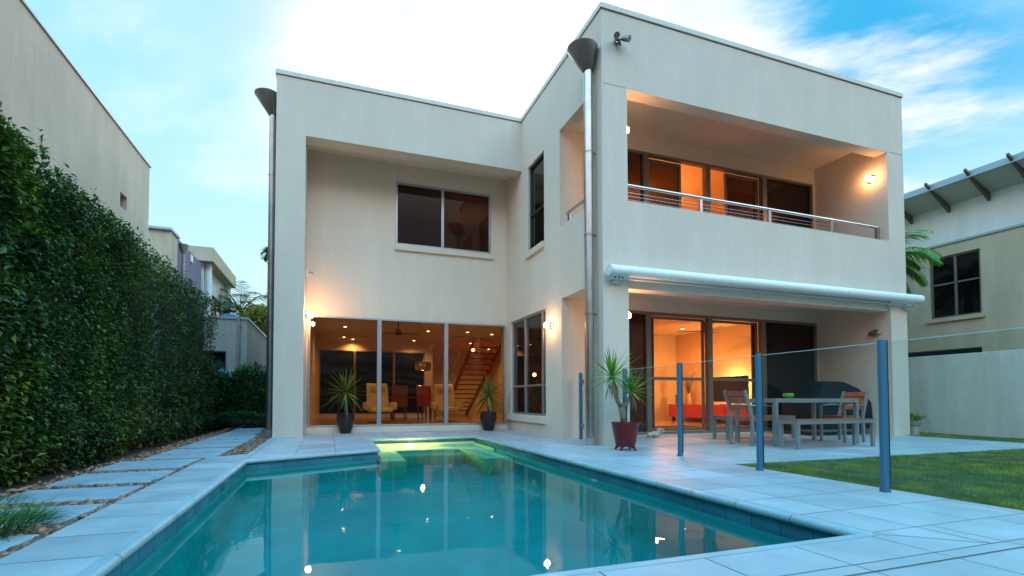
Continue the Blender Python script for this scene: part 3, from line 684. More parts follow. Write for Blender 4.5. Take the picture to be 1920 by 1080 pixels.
# ---- wall lamps
def wall_lamp(loc, nrm, power, label, on=True, oval=False):
    n_ = Vector(nrm); rz = math.atan2(n_.y, n_.x)
    t_ = thing('wall_lamp', label, 'wall light', loc, rz, 'round wall lights on the house')
    b_ = MB(); b_.tube([(0.001, 0, 0), (0.025, 0, 0)], [0.075, 0.07], 24); b_.build('base', 'steel', t_, smooth=40, local=True)
    if on:
        nm = 'lamp_glow_%d' % power
        if nm not in M: emis(nm, (1.0, 0.50, 0.20), power * 6.0)
        g_ = MB(); g_.tube([(0.02, 0, 0), (0.06, 0, 0)], 0.02, 10); g_.build('stem', 'steel', t_, smooth=40, local=True)
        g_ = MB(); g_.ball((0.105, 0, 0), 0.05, 20, 12); g_.build('globe', nm, t_, smooth=True, local=True)
    else:
        g_ = MB(); g_.ball((0.03, 0, 0), 0.085, 20, 12, (0.5, 1.25, 0.65)); g_.build('lens', 'dull_steel', t_, smooth=True, local=True)
    return t_
wall_lamp((X2, 8.70, 2.20), (1, 0, 0), 50, 'lit round wall light beside the living room glazing, above the left potted dracaena')
wall_lamp((X0, 7.10, 1.96), (-1, 0, 0), 20, 'lit round wall light right of the tall side window')
wall_lamp((X4, 5.72, 4.75), (1, 0, 0), 24, 'lit round wall light at the left end of the balcony')
wall_lamp((X5, 5.80, 4.86), (-1, 0, 0), 14, 'lit round wall light at the right end of the balcony')
wall_lamp((X4, 5.72, 1.92), (1, 0, 0), 24, 'lit round wall light on the patio pillar behind the red potted dracaena')
wall_lamp((X5, 5.80, 1.91), (-1, 0, 0), 0, 'unlit oval metal bulkhead light on the patio side wall above the covered grill', on=False)

# ---- floodlight and sensor
fl = thing('floodlight', 'twin head security floodlight high on the front wall near the corner', 'floodlight', (4.0, Y0, 5.90))
b_ = MB(); b_.tube([(4.0, Y0 - .001, 5.92), (4.0, Y0 - .04, 5.92)], 0.045, 16); b_.tube([(3.95, Y0 - .05, 5.925), (4.05, Y0 - .05, 5.93)], 0.012, 8); b_.build('bracket', 'dull_steel', fl, smooth=40)
for sx, tilt in ((-1, 0.25), (1, -0.2)):
    h = MB(); p0 = Vector((4.0 + sx * 0.05, Y0 - .06, 5.94)); p1 = p0 + Vector((sx * 0.055, -0.10, -0.065 + 0.0 * tilt)); h.tube([p0, p0.lerp(p1, .35), p1], [0.022, 0.036, 0.044], 16); ho = h.build('lamp_head', 'dull_steel', fl, smooth=40)
h = MB(); h.tube([(4.01, Y0 - .05, 5.90), (4.02, Y0 - .07, 5.83)], 0.014, 8); h.build('motion_sensor', 'black_rubber', fl)
sn = thing('wall_camera', 'small white sensor box on the recess wall above the glazing', 'security sensor', (X2, 8.86, 3.02))
h = MB(); h.box(X2 + .001, X2 + .05, 8.83, 8.92, 2.97, 3.07); h.build('body', 'white_plastic', sn, bevel=0.008)
h = MB(); h.tube([(X2 + .05, 8.87, 3.03), (X2 + .10, 8.85, 3.035), (X2 + .14, 8.83, 3.0)], 0.010, 8); h.build('arm', 'dull_steel', sn)
sp = thing('eaves_sensor', 'tiny metal fitting on the far right edge of the upper wall', 'security sensor', (XR, 5.7, 5.45))
h = MB(); h.box(XR + .001, XR + .06, 5.66, 5.74, 5.42, 5.49); h.build('body', 'dull_steel', sp, bevel=0.01)

# ---- downpipes with hopper heads
def downpipe(px_, py_, wx, ztop, hz, label, mt, zb=0.0):
    t_ = thing('rain_pipe', label, 'downpipe', (px_, py_, zb), 0, 'steel downpipes with cone heads')
    p = MB(); p.tube([(px_, py_, zb + 0.10), (px_, py_, ztop)], 0.063, 28); p.build('pipe', mt, t_, smooth=40)
    p = MB(); p.tube([(px_, py_, zb - .03), (px_, py_, zb + 0.10)], 0.070, 28); p.build('base_collar', 'urn_stone', t_, smooth=40)
    f = MB(); seg = 40; vs = []; rT = 0.225; rB = 0.085; cxT = wx - rT * 0.93
    lim = wx - 0.004
    prof_ = [(ztop - .015, rB * .9, px_), (ztop, rB, px_), (hz, rT, cxT), (hz + .012, rT * 1.01, cxT), (hz + .012, rT * .95, cxT), (ztop + .03, rB * .8, px_)]
    for (z_, r_, c_) in prof_:
        for k in range(seg):
            a = 2 * math.pi * k / seg; vs.append((min(c_ + r_ * math.cos(a), lim), py_ + r_ * math.sin(a) * .9, z_))
    m_ = len(prof_)
    f.add(vs, [(i * seg + k, i * seg + (k + 1) % seg, (i + 1) * seg + (k + 1) % seg, (i + 1) * seg + k) for i in range(m_ - 1) for k in range(seg)] + [tuple((m_ - 1) * seg + k for k in range(seg))])
    f.build('hopper', 'hopper_metal', t_, smooth=50)
    for zz in ((1.9, 3.07, 4.3) if wx > 0 else (1.2, 3.15, 4.8)):
        k_ = MB(); k_.tube([(px_, py_, zz - .012), (px_, py_, zz + .012)], 0.069, 28); k_.box(px_ + .05, wx - .001, py_ - .008, py_ + .008, zz - .01, zz + .01)
        k_.box(px_ + .02, px_ + .10, py_ + .066, py_ + .078, zz - .01, zz + .01)
        k_.build('bracket', 'dull_steel', t_, smooth=40)
    return t_
downpipe(3.625, 5.72, X0, 5.53, 5.83, 'bright steel downpipe with cone hopper beside the front corner of the house', 'pipe_steel')
downpipe(-1.03, 8.93, X1, 5.93, 6.28, 'darker steel downpipe with cone hopper at the left edge of the house', 'dull_steel')

# ---- awning
aw = thing('awning', 'rolled up pale awning cassette running across the front wall above the patio', 'awning', (3.75, Y0, 2.49))
def az(x_): return 2.486 + (x_ - 3.752) * 0.0037
p = MB(); p.tube([(3.79, Y0 - .125, az(3.79)), (10.42, Y0 - .125, az(10.42))], 0.079, 36); p.build('cassette', 'awning_fabric', aw, smooth=40)
p = MB(); p.tube([(3.752, Y0 - .125, az(3.75)), (3.789, Y0 - .125, az(3.79))], [0.078, 0.083], 36); p.tube([(3.742, Y0 - .125, az(3.75)), (3.752, Y0 - .125, az(3.75))], [0.012, 0.05], 20); p.build('end_cap', 'white_plastic', aw, smooth=40)
p = MB(); p.tube([(10.421, Y0 - .125, az(10.42)), (10.463, Y0 - .125, az(10.46))], [0.083, 0.06], 36); p.build('end_cap', 'white_plastic', aw, smooth=40)
for x_ in (3.93, 10.24):
    p = MB(); p.box(x_ - .10, x_ + .10, Y0 - .12, Y0 - .001, 2.375, 2.405); p.box(x_ - .05, x_ + .05, Y0 - .05, Y0 - .001, 2.33, 2.374); p.build('mounting_bracket', 'white_plastic', aw, bevel=0.004)
    for dx in (-.07, -.01, .05): p = MB(); p.box(x_ + dx - .012, x_ + dx + .012, Y0 - .127, Y0 - .1205, 2.381, 2.399); p.build('bolt', 'black_rubber', aw)
p = MB(); p.box(3.85, 10.35, Y0 - .07, Y0 - .02, 2.395, 2.412); p.build('front_rail', 'white_plastic', aw, bevel=.004)

# ---- balcony railings
rl = thing('balcony_railing', 'stainless steel handrail with thin wires along the front of the balcony', 'railing', (X4, Y0 + .1, 3.585))
yr = Y0 + 0.07
p = MB(); p.tube([(X4 + .002, yr, 3.845), (9.66, yr, 3.835)], 0.026, 16); p.build('handrail', 'steel', rl, smooth=40)
for x_ in (5.585, 7.02, 8.48): p = MB(); p.box(x_ - .028, x_ + .028, yr - .012, yr + .012, 3.586, 3.82); p.build('post', 'steel', rl, bevel=.003)
p = MB(); p.box(9.62, 9.70, yr - .02, yr + .02, 3.586, 3.855); p.build('post', 'dull_steel', rl, bevel=.003)
for k in range(3): p = MB(); p.tube([(X4 + .002, yr + .02, 3.645 + k * .055), (9.62, yr + .02, 3.640 + k * .055)], 0.0028, 6); p.build('wire', 'steel', rl)
rs = thing('side_railing', 'short steel railing in the side opening of the balcony behind the downpipe', 'railing', (X0 + .08, 6.5, 3.605))
p = MB(); p.tube([(X0 + .08, 5.96, 3.80), (X0 + .08, 6.70, 3.80)], 0.026, 16); p.build('handrail', 'steel', rs, smooth=40)
p = MB(); p.box(X0 + .07, X0 + .10, 6.60, 6.67, 3.606, 3.775); p.build('post', 'steel', rs, bevel=.003)
for k in range(2): p = MB(); p.tube([(X0 + .09, 5.96, 3.66 + k * .06), (X0 + .09, 6.60, 3.66 + k * .06)], 0.0028, 6); p.build('wire', 'steel', rs)

# ---- glass pool fence
gf = thing('glass_fence', 'frameless glass pool fence between blue round posts along the lawn edge', 'fence', (3.85, 3.2, 0))
posts = [(3.945, 5.36), (3.921, 4.297), (3.838, 3.211), (3.811, 2.207), (3.76, 1.15)]
for (x_, y_) in posts:
    p = MB(); p.tube([(x_, y_, 0.02), (x_, y_, 1.09)], 0.026, 20); p.tube([(x_, y_, 0.0), (x_, y_, 0.022)], 0.032, 20)
    o = p.build('post', 'post_blue', gf, smooth=40)
    q = MB(); q.tube([(x_ + .0215, y_ - .0115, 0.03), (x_ + .0215, y_ - .0115, 1.086)], .0125, 8); q.build('gasket', 'black_rubber', o)
for (a, b) in zip(posts, posts[1:]):
    a_, b_ = Vector(a), Vector(b); d_ = (b_ - a_).normalized(); a_ = a_ + d_ * .03 + Vector((0.02, 0)); b_ = b_ - d_ * .03 + Vector((0.02, 0))
    p = MB(); p.add([(a_.x, a_.y, .06), (b_.x, b_.y, .06), (b_.x, b_.y, 1.07), (a_.x, a_.y, 1.07)], [(0, 1, 2, 3)]); o = p.build('glass_panel', 'fence_glass', gf)
    q = MB(); q.box(a_.x - .003, a_.x + .003, 0, 0, 0, 0) if False else None
    q.bar((a_.x, a_.y, 1.073), (b_.x, b_.y, 1.073), 0.008, 0.005); q.build('top_edge', 'fence_edge', o)
p = MB(); p.add([(3.97, 5.40, .06), (3.97, 5.546, .06), (3.97, 5.546, 1.07), (3.97, 5.40, 1.07)], [(0, 1, 2, 3)]); p.build('glass_panel', 'fence_glass', gf)
gg = thing('fence_gate', 'narrow glass gate with a blue post between the downpipe and the side window wall', 'gate', (3.98, 6.6, 0))
p = MB(); p.tube([(3.98, 6.56, 0.0), (3.98, 6.56, 1.10)], 0.030, 20); p.build('post', 'post_blue', gg, smooth=40)
p = MB(); p.add([(3.99, 5.98, .06), (3.99, 6.53, .06), (3.99, 6.53, 1.07), (3.99, 5.98, 1.07)], [(0, 1, 2, 3)]); p.build('glass_panel', 'fence_glass', gg)
for zz in (.22, .95): p = MB(); p.box(3.955, 4.01, 6.50, 6.535, zz - .035, zz + .035); p.build('hinge', 'dull_steel', gg, bevel=.004)

# ================================================================== PLANTS
def strap(mb, base, dirv, L, wd, droop, rnd, seg=6, fold=0.25):
    """one long narrow leaf, folded along its midrib, bending under its own weight"""
    p = Vector(base); d = Vector(dirv).normalized(); st = L / seg; pts = [p.copy()]; ds = [d.copy()]
    for i in range(seg):
        d = (d + Vector((0, 0, -droop * (0.25 + i / seg)))).normalized(); p = p + d * st; pts.append(p.copy()); ds.append(d.copy())
    n = len(mb.v); vs = []
    for i, (q, dd) in enumerate(zip(pts, ds)):
        s = dd.cross(Vector((0, 0, 1))); s = s.normalized() if s.length > 1e-3 else Vector((1, 0, 0)); u = s.cross(dd).normalized(); t_ = i / seg
        w_ = wd * (0.55 + 0.45 * math.sin(min(1, t_ * 2.4) * math.pi / 2)) * max(0.03, (1 - t_ ** 2.2))
        vs += [q - s * w_ + u * w_ * fold, q - u * w_ * fold * .3, q + s * w_ + u * w_ * fold]
    mb.add(vs, [(i * 3 + k, i * 3 + k + 1, i * 3 + 4 + k, i * 3 + 3 + k) for i in range(seg) for k in range(2)])
def rosette(mb, c, n, L, wd, rnd, elmin=-35, elmax=85, droop=0.12):
    for i in range(n):
        el = R(elmin + (elmax - elmin) * (i + rnd.random()) / n); az_ = i * 2.39996 + rnd.uniform(-.3, .3)
        d = (math.cos(el) * math.cos(az_), math.cos(el) * math.sin(az_), math.sin(el))
        l = L * rnd.uniform(0.72, 1.08) * (0.85 + .15 * math.cos(el))
        strap(mb, Vector(c) + Vector(d) * 0.02, d, l, wd * rnd.uniform(.8, 1.15), droop * rnd.uniform(.5, 1.5), rnd)
def vase_plant(x_, y_, label, seed, L, r, h, zc):
    rnd = random.Random(seed); t_ = thing('potted_dracaena', label, 'potted plant', (x_, y_, 0))
    p = MB(); p.lathe([(r * .55, 0.0), (r * .60, 0.01), (r * .98, h * .62), (r * 1.0, h * .72), (r * .93, h * .93), (r * .96, h), (r * .84, h), (r * .8, h * .9)], (x_, y_, 0), 36); pot = p.build('pot', 'dark_pot', t_, smooth=50)
    p = MB(); p.lathe([(0.0, h * .90), (r * .82, h * .90)], (x_, y_, 0), 24); p.build('soil', 'soil', pot)
    p = MB(); p.tube([(x_, y_, h * .88), (x_ + .01, y_, zc - .12), (x_, y_, zc)], [0.03, 0.026, 0.02], 10); p.build('stem', 'bark', t_, smooth=True)
    p = MB(); rosette(p, (x_, y_, zc), 58, L * 1.05, 0.022, rnd, -58, 86, 0.075); p.build('leaves', 'blade_dusk', t_, smooth=True)
vase_plant(0.315, 9.04, 'spiky green dracaena in a dark vase pot left in front of the living room glazing', 3, 0.56, 0.172, 0.39, 0.78)
vase_plant(3.235, 9.00, 'spiky green dracaena in a dark vase pot at the inner corner by the side window', 8, 0.54, 0.180, 0.40, 0.72)
rp = thing('red_potted_dracaena', 'two headed bright green dracaena in a glossy dark red pot at the patio pillar', 'potted plant', (3.69, 5.0, 0))
p = MB(); p.lathe([(0.0, .055), (.118, .055), (.122, .06), (.172, .345), (.180, .352), (.178, .362), (.160, .362), (.150, .33)], (3.69, 5.0, 0), 40); pot = p.build('pot', 'red_pot', rp, smooth=40)
p = MB(); p.lathe([(0.0, .335), (.155, .335)], (3.69, 5.0, 0), 24); p.build('soil', 'soil', pot)
for k in range(4):
    a = R(30 + 90 * k); p = MB(); p.tube([(3.69 + .08 * math.cos(a), 5 + .08 * math.sin(a), .058), (3.69 + .125 * math.cos(a), 5 + .125 * math.sin(a), .035)], [.022, .016], 8)
    p.ball((3.69 + .13 * math.cos(a), 5 + .13 * math.sin(a), .016), 0.016, 10, 8); p.build('foot', 'red_pot', pot, smooth=True)
p = MB()
c1, c2, fk = Vector((3.50, 5.0, 0.95)), Vector((3.765, 4.98, 0.76)), Vector((3.635, 5.0, 0.56))
p.tube([(3.67, 5.0, .33), (3.655, 5.0, .44), fk], [.040, .038, .042], 12)
p.tube([fk, (3.575, 5.0, .64), (3.53, 5.0, .76), c1], [.034, .026, .024, .02], 10)
p.tube([fk, (3.70, 4.99, .60), (3.745, 4.98, .67), c2], [.030, .024, .022, .018], 10)
p.build('trunk', 'bark', rp, smooth=True)
rnd = random.Random(21)
p = MB(); rosette(p, c1, 64, 0.43, 0.0145, rnd, -38, 84, 0.02); p.build('leaf_head', 'blade_green', rp, smooth=True)
p = MB(); rosette(p, c2, 44, 0.35, 0.0130, rnd, -34, 84, 0.025); p.build('leaf_head', 'blade_green', rp, smooth=True)
p = MB()
for c_, n_, L_ in ((c1, 40, 0.33), (c2, 24, 0.24)):
    for i in range(n_):
        a = rnd.uniform(0, 6.28); strap(p, c_ + Vector((0, 0, -.02 - rnd.random() * .08)), (math.cos(a) * .5, math.sin(a) * .5, -.3), L_ * rnd.uniform(.5, 1), 0.006, .9, rnd)
p.build('dead_leaves', 'dead_leaf', rp)

# ---- leaf clouds
def leaf_cloud(mb, pts, rnd, l0, l1, ratio=0.5):
    """each leaf: a folded pointed blade of 4 small faces"""
    V = mb.v; F = mb.f; MI = mb.mi
    for (x_, y_, z_, nx, ny, nz) in pts:
        L = rnd.uniform(l0, l1); wv = L * ratio * rnd.uniform(.4, .55)
        d = Vector((nx + rnd.gauss(0, .55), ny + rnd.gauss(0, .55), nz + rnd.gauss(-.1, .5))); d.normalize()
        s = d.cross(Vector((rnd.gauss(0, .35), rnd.gauss(0, .35), 1))); s.normalize(); u = s.cross(d)
        p = Vector((x_, y_, z_)); b = len(V); m_ = p + d * L * .5 - u * L * .02; t_ = p + d * L - u * L * .22
        V.extend((tuple(p), tuple(m_ - s * wv + u * wv * .35), tuple(m_), tuple(m_ + s * wv + u * wv * .35), tuple(t_)))
        F.extend(((b, b + 2, b + 1), (b, b + 3, b + 2), (b + 1, b + 2, b + 4), (b + 2, b + 3, b + 4))); MI.extend((0,) * 4)
hd = thing('hedge', 'tall dense dark green clipped hedge along the left side of the path', 'hedge', (-2.8, 6, 0))
rnd = random.Random(31)
HX, HB, HZ, HY0, HY1 = -2.42, -3.5, 2.78, 0.6, 11.25
def hbump(a, b): return 0.12 * noise.noise((a * .9, b * .9, 1.1)) + 0.09 * noise.noise((a * 2.7, b * 2.7, 4.2)) + .04 * noise.noise((a * 6, b * 6, 7))
pts = []
for i in range(92000):
    y_ = HY0 + (HY1 - HY0) * rnd.random() if rnd.random() < .45 else 2.6 + (7.2 - 2.6) * rnd.random(); z_ = rnd.uniform(-0.03, HZ + .05)
    und = -0.10 * smoothstep(.25, 0.0, z_)
    hole = smoothstep(.18, .42, noise.noise((y_ * 2.1, z_ * 2.1, 12.0)))
    if rnd.random() < hole * .8: continue
    pts.append((HX + hbump(y_, z_) + und - rnd.random() ** 1.6 * .20 + (rnd.random() ** 14) * .14, y_, z_, 0.8, -0.1, 0.15))
for i in range(13000):
    y_ = rnd.uniform(2.6, HY1); x_ = rnd.uniform(HB, HX); zz = HZ + 0.09 * noise.noise((y_ * 1.1, x_ * 2, 9)) + 0.05 * noise.noise((y_ * 4, x_ * 4, 2))
    pts.append((x_, y_, zz - rnd.random() ** 2 * .15 + (rnd.random() ** 6) * .12, 0.1, 0, 0.8))
for i in range(5000):
    z_ = rnd.uniform(0, HZ); x_ = rnd.uniform(HB, HX); pts.append((x_, HY1 + hbump(x_, z_) - rnd.random() * .15, z_, 0, .8, .1))
for i in range(50):    # shoots sticking up and out, thicker close to the camera
    y_ = rnd.uniform(3.2, 11) if i > 18 else rnd.uniform(3.4, 5.2); x_ = rnd.uniform(-2.75, HX); h_ = rnd.uniform(.08, .30 if y_ < 5.5 else .16); lx = rnd.uniform(-.1, .1)
    for k in range(int(10 * h_ / .2) + 4):
        f_ = rnd.random(); pts.append((x_ + lx * f_, y_ + .04 * f_, HZ + h_ * f_, rnd.uniform(-.6, .6), rnd.uniform(-.6, .6), .7))
p = MB(); near_ = [q_ for q_ in pts if q_[1] < 4.9 and rnd.random() < .8]; far_ = [q_ for q_ in pts if q_[1] >= 4.9]
leaf_cloud(p, near_, rnd, .042, .084, .56); leaf_cloud(p, far_, rnd, .028, .064, .5)
p.cur = 1
for k in range(90):
    y_ = rnd.uniform(3, 11); x_ = HX - .10 + rnd.uniform(-.1, .05); z_ = rnd.uniform(.1, 2.5)
    p.tube([(x_ - .1, y_, z_), (x_ + .03, y_ + rnd.uniform(-.1, .1), z_ + .15), (x_ + .07, y_ + rnd.uniform(-.2, .2), z_ + .34)], [.006, .005, .003], 5)
hl = p.build('foliage', ['hedge_leaf', 'bark'], hd)
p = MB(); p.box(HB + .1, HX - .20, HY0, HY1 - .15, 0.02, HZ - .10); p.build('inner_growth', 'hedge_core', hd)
for k in range(16):
    y_ = 2.8 + k * .55 + rnd.uniform(-.1, .1); p = MB(); p.tube([(HX - .24, y_, -.06), (HX - .20, y_ + .05, .5)], [.03, .02], 7); p.build('stem', 'bark', hd)

# grass tuft by the path and ground cover
def tuft(x_, y_, n_, L, label, seed, spread=.22):
    r_ = random.Random(seed); p = MB()
    for i in range(n_):
        a = r_.uniform(0, 6.28); rr = spread * math.sqrt(r_.random()); bx, by = x_ + rr * math.cos(a), y_ + rr * math.sin(a) * 1.1
        a2 = a + r_.gauss(0, .7); strap(p, (bx, by, -.05), (math.cos(a2) * .8, math.sin(a2) * .8, r_.uniform(.5, 1.5)), L * r_.uniform(.5, 1.05), .0032, .35, r_, 5)
    o = p.build('grass_tuft', 'shrub_leaf', None); tag(o, label, 'grass tuft'); return o
tuft(-1.72, 2.93, 900, .28, 'dark tuft of long grass lying over a stepping stone at lower left', 4, .26)
tuft(-2.18, 3.62, 260, .22, 'dark tuft of grass at the foot of the hedge behind the stones', 6, .25)

# shrub at the end of the path
def shrub(cx_, cy_, rx, ry, h, n_, label, seed, m='shrub_leaf', l0=.05, l1=.10):
    r_ = random.Random(seed); t_ = thing('shrub', label, 'shrub', (cx_, cy_, 0)); pts = []
    for i in range(n_):
        a = r_.uniform(0, 6.28); v = r_.random(); el = math.asin(v); rr = 0.72 + .28 * r_.random() ** .5
        rr *= 1 + .22 * noise.noise((math.cos(a) * 2 + seed, math.sin(a) * 2, v * 3))
        d = Vector((math.cos(a) * math.cos(el), math.sin(a) * math.cos(el), math.sin(el)))
        pts.append((cx_ + d.x * rx * rr, cy_ + d.y * ry * rr, max(.02, d.z * h * rr + (1 - v) * r_.random() * h * .25), d.x, d.y, d.z + .2))
    p = MB(); leaf_cloud(p, pts, r_, l0, l1); p.build('foliage', m, t_)
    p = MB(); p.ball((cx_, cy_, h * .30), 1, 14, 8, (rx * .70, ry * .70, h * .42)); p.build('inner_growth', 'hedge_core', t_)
    p = MB()
    for k in range(9):
        a = k * .7; p.tube([(cx_ + .05 * math.cos(a), cy_ + .05 * math.sin(a), -.05), (cx_ + rx * .5 * math.cos(a), cy_ + ry * .5 * math.sin(a), h * .7)], [.02, .008], 6)
    p.build('stems', 'bark', t_)
shrub(-1.95, 12.6, .75, .6, 1.45, 9000, 'round dark green shrub at the far end of the stepping stones', 41)
shrub(-2.75, 12.2, .55, .55, 1.55, 5500, 'taller purplish dark shrub half behind the end of the hedge', 42)
shrub(-2.0, 11.75, 1.1, .28, .34, 4200, 'low dark ground cover plant in front of the shrubs at the path end', 43, l0=.04, l1=.07)

# ================================================================== NEIGHBOURS (LEFT)
nl = thing('neighbour_house', 'blank beige rendered side wall of the neighbouring house above the hedge', 'house', (-4.2, 12.6, 0))
s = solid([('+', (-12, -4.2, -6, 12.6, -0.06, 6.28)), ('-', (-4.5, -4.1, 11.05, 11.38, 4.70, 5.0))]); s.build('wall', 'stucco_pink', nl)
s = MB(); s.box(-12.03, -4.17, -6.03, 12.63, 6.281, 6.32); s.build('parapet_cap', 'roof_metal', nl)
window(nl, 'X', -4.36, 11.05, 11.38, 4.70, 5.0, (), fw=.03, panes='black_pane', fm='dark_frame')
nl.children[-1]
# narrow house with purple wall
pu = thing('purple_house', 'beige house with a purple side wall just past the neighbouring wall', 'house', (-5.33, 20, 0))
s = MB(); s.box(-11, -5.335, 18.4, 22.0, -.06, 6.55); s.build('wall', 'stucco_purple', pu)
s = MB(); s.box(-11, -5.22, 17.6, 18.395, -.06, 6.42); s.build('front_block', 'stucco_beige', pu)
s = MB(); s.box(-11.1, -5.16, 17.5, 18.45, 6.421, 6.50); s.build('roof_edge', 'roof_metal', pu)
s = MB(); s.lathe([(.08, 0), (.17, .30), (.18, .32)], (-5.12, 18.7, 5.98), 16); s.tube([(-5.12, 18.7, 0), (-5.12, 18.7, 5.98)], .06, 10); s.build('rain_hopper', 'dull_steel', pu)
s = MB(); s.box(-5.36, -5.29, 20.35, 20.6, 6.15, 6.45); s.build('vent_box', 'white_plastic', pu, bevel=.01)
# cream house with deep flat eaves
ch = thing('eaves_house', 'cream house with a deep overhanging flat roof rising behind the hedge end', 'house', (-4.9, 24, 0))
s = MB(); s.box(-9, -5.35, 22.4, 27.0, -.06, 6.70); s.build('wall', 'stucco_white', ch)
s = MB(); s.box(-9.2, -4.89, 22.05, 27.15, 6.701, 7.32); s.build('roof', 'stucco_beige', ch, bevel=.01)
for y_ in (22.6, 26.7): s = MB(); s.tube([(-5.18, y_, 0), (-5.18, y_, 6.70)], .13, 16); s.build('column', 'stucco_white', ch, smooth=40)
window(ch, 'X', -5.30, 23.6, 25.6, 4.55, 5.6, (24.6,), fw=.05, panes='dark_pane', fm='dark_frame')
# low outbuilding
gb = thing('outbuilding', 'low grey beige outbuilding with a thin metal roof edge and a drain pipe', 'outbuilding', (-2.07, 13, 0))
s = solid([('+', (-6, -2.07, 13.0, 17.0, -.06, 2.75)), ('-', (-3.2, -2.55, 12.9, 13.12, 1.2, 1.90))]); s.build('wall', 'stucco_grey', gb)
s = MB(); s.box(-6.04, -2.03, 12.96, 17.04, 2.751, 2.80); s.build('roof_edge', 'roof_metal', gb)
window(gb, 'Y', 13.10, -3.2, -2.55, 1.2, 1.90, (), fw=.04, panes='black_pane', fm='dark_frame')
s = MB(); s.tube([(-2.26, 12.93, .2), (-2.26, 12.93, 2.86)], .035, 12); s.build('drain_pipe', 'aluminium', gb, smooth=40)
s = MB(); [s.box(-2.31, -2.21, 12.90, 12.995, z_ - .012, z_ + .012) for z_ in (1.9, 2.6)]; s.build('pipe_bracket', 'aluminium', gb)
s = MB(); s.tube([(-3.6, 12.2, 1.35), (-2.1, 12.9, 1.18)], .5, 4) if False else s.extr([(-3.5, 12.3, 1.32), (-2.06, 12.5, 1.12), (-2.06, 12.99, 1.34), (-3.5, 12.99, 1.5)], (0, 0, .05)); s.build('canopy', 'stucco_grey', gb)
dsh = thing('roof_dome', 'dark blue domed cover standing on the roof of the low outbuilding', 'roof dome', (-2.75, 14.6, 2.80))
s = MB(); s.lathe([(.42, 0), (.42, .02), (.38, .12), (.30, .24), (.18, .33), (0.0, .36)], (-2.78, 14.6, 2.80), 28); s.build('dome', 'dish_blue', dsh, smooth=True)
s = MB(); [s.bar((-2.78 + .42 * math.cos(a), 14.6 + .42 * math.sin(a), 2.82), (-2.78 + .17 * math.cos(a), 14.6 + .17 * math.sin(a), 3.15), .012, .012) for a in (R(20), R(-50), R(-120), R(160))]; s.build('rib', 'black_rubber', dsh)

# ---- palms
def frond(mb, c, az_, el, L, rnd, n=34, ll=.42, droop=.10, wd=.012):
    d = Vector((math.cos(az_) * math.cos(el), math.sin(az_) * math.cos(el), math.sin(el))); p = Vector(c); st = L / n; P = [p.copy()]; D = [d.copy()]
    for i in range(n):
        d = (d + Vector((0, 0, -droop * (.15 + 1.1 * i / n)))).normalized(); p = p + d * st; P.append(p.copy()); D.append(d.copy())
    mb.tube(P[::4] + [P[-1]], [max(.004, .018 * (1 - i / (n / 4 + 2))) for i in range(len(P[::4]) + 1)], 5)
    for i in range(4, n + 1):
        s = D[i].cross(Vector((0, 0, 1))).normalized(); t_ = i / n; l = ll * (math.sin(math.pi * min(1, t_ * .85 + .12)) ** .6)
        for sg in (-1, 1):
            strap(mb, P[i], s * sg * .8 + D[i] * .65 + Vector((0, 0, -.12 + rnd.uniform(-.15, .15))), l * rnd.uniform(.85, 1.1), wd, .22, rnd, 4, .15)
def palm(x_, y_, zc, L, n_, label, seed, m, els=(-20, 75), ll=.42, wd=.012, trunk=.09, droop=.05, az0=0.0):
    r_ = random.Random(seed); t_ = thing('palm_tree', label, 'palm', (x_, y_, 0))
    s = MB(); s.tube([(x_, y_, -.06), (x_ + .03, y_, zc * .5), (x_, y_, zc)], [trunk * 1.3, trunk, trunk * .8], 12); s.build('trunk', 'bark', t_, smooth=True)
    s = MB()
    for i in range(n_):
        frond(s, (x_, y_, zc), az0 + i * 2.39996 + r_.uniform(-.2, .2), R(els[0] + (els[1] - els[0]) * ((i * 7 % n_) + r_.random()) / n_), L * r_.uniform(.85, 1.1), r_, ll=ll, wd=wd, droop=droop)
    s.build('crown', m, t_); return t_
palm(12.25, 7.25, 3.90, 1.28, 28, 'bright green palm showing between the right edge of the house and its neighbour', 5, 'palm_leaf', (-30, 72), .42, .017, droop=.07)
palm(11.9, 8.3, 5.0, 1.3, 11, 'taller palm tip just above the eaves beside the house edge', 15, 'palm_leaf', (-10, 60), .36, .013, droop=.07)
palm(-4.45, 26, 5.2, 1.9, 15, 'feathery palm beyond the outbuilding left of the downpipe', 6, 'far_palm_leaf', (5, 75), .75, .03, droop=.07)
palm(-3.3, 27, 4.9, 1.8, 15, 'feathery palm beyond the outbuilding close to the left downpipe', 9, 'far_palm_leaf', (0, 70), .75, .03, droop=.07)
palm(-2.45, 24, 8.1, 0.9, 12, 'distant palm top half hidden behind the left downpipe', 12, 'far_palm_leaf', (-20, 60), .6, .025, droop=.07)
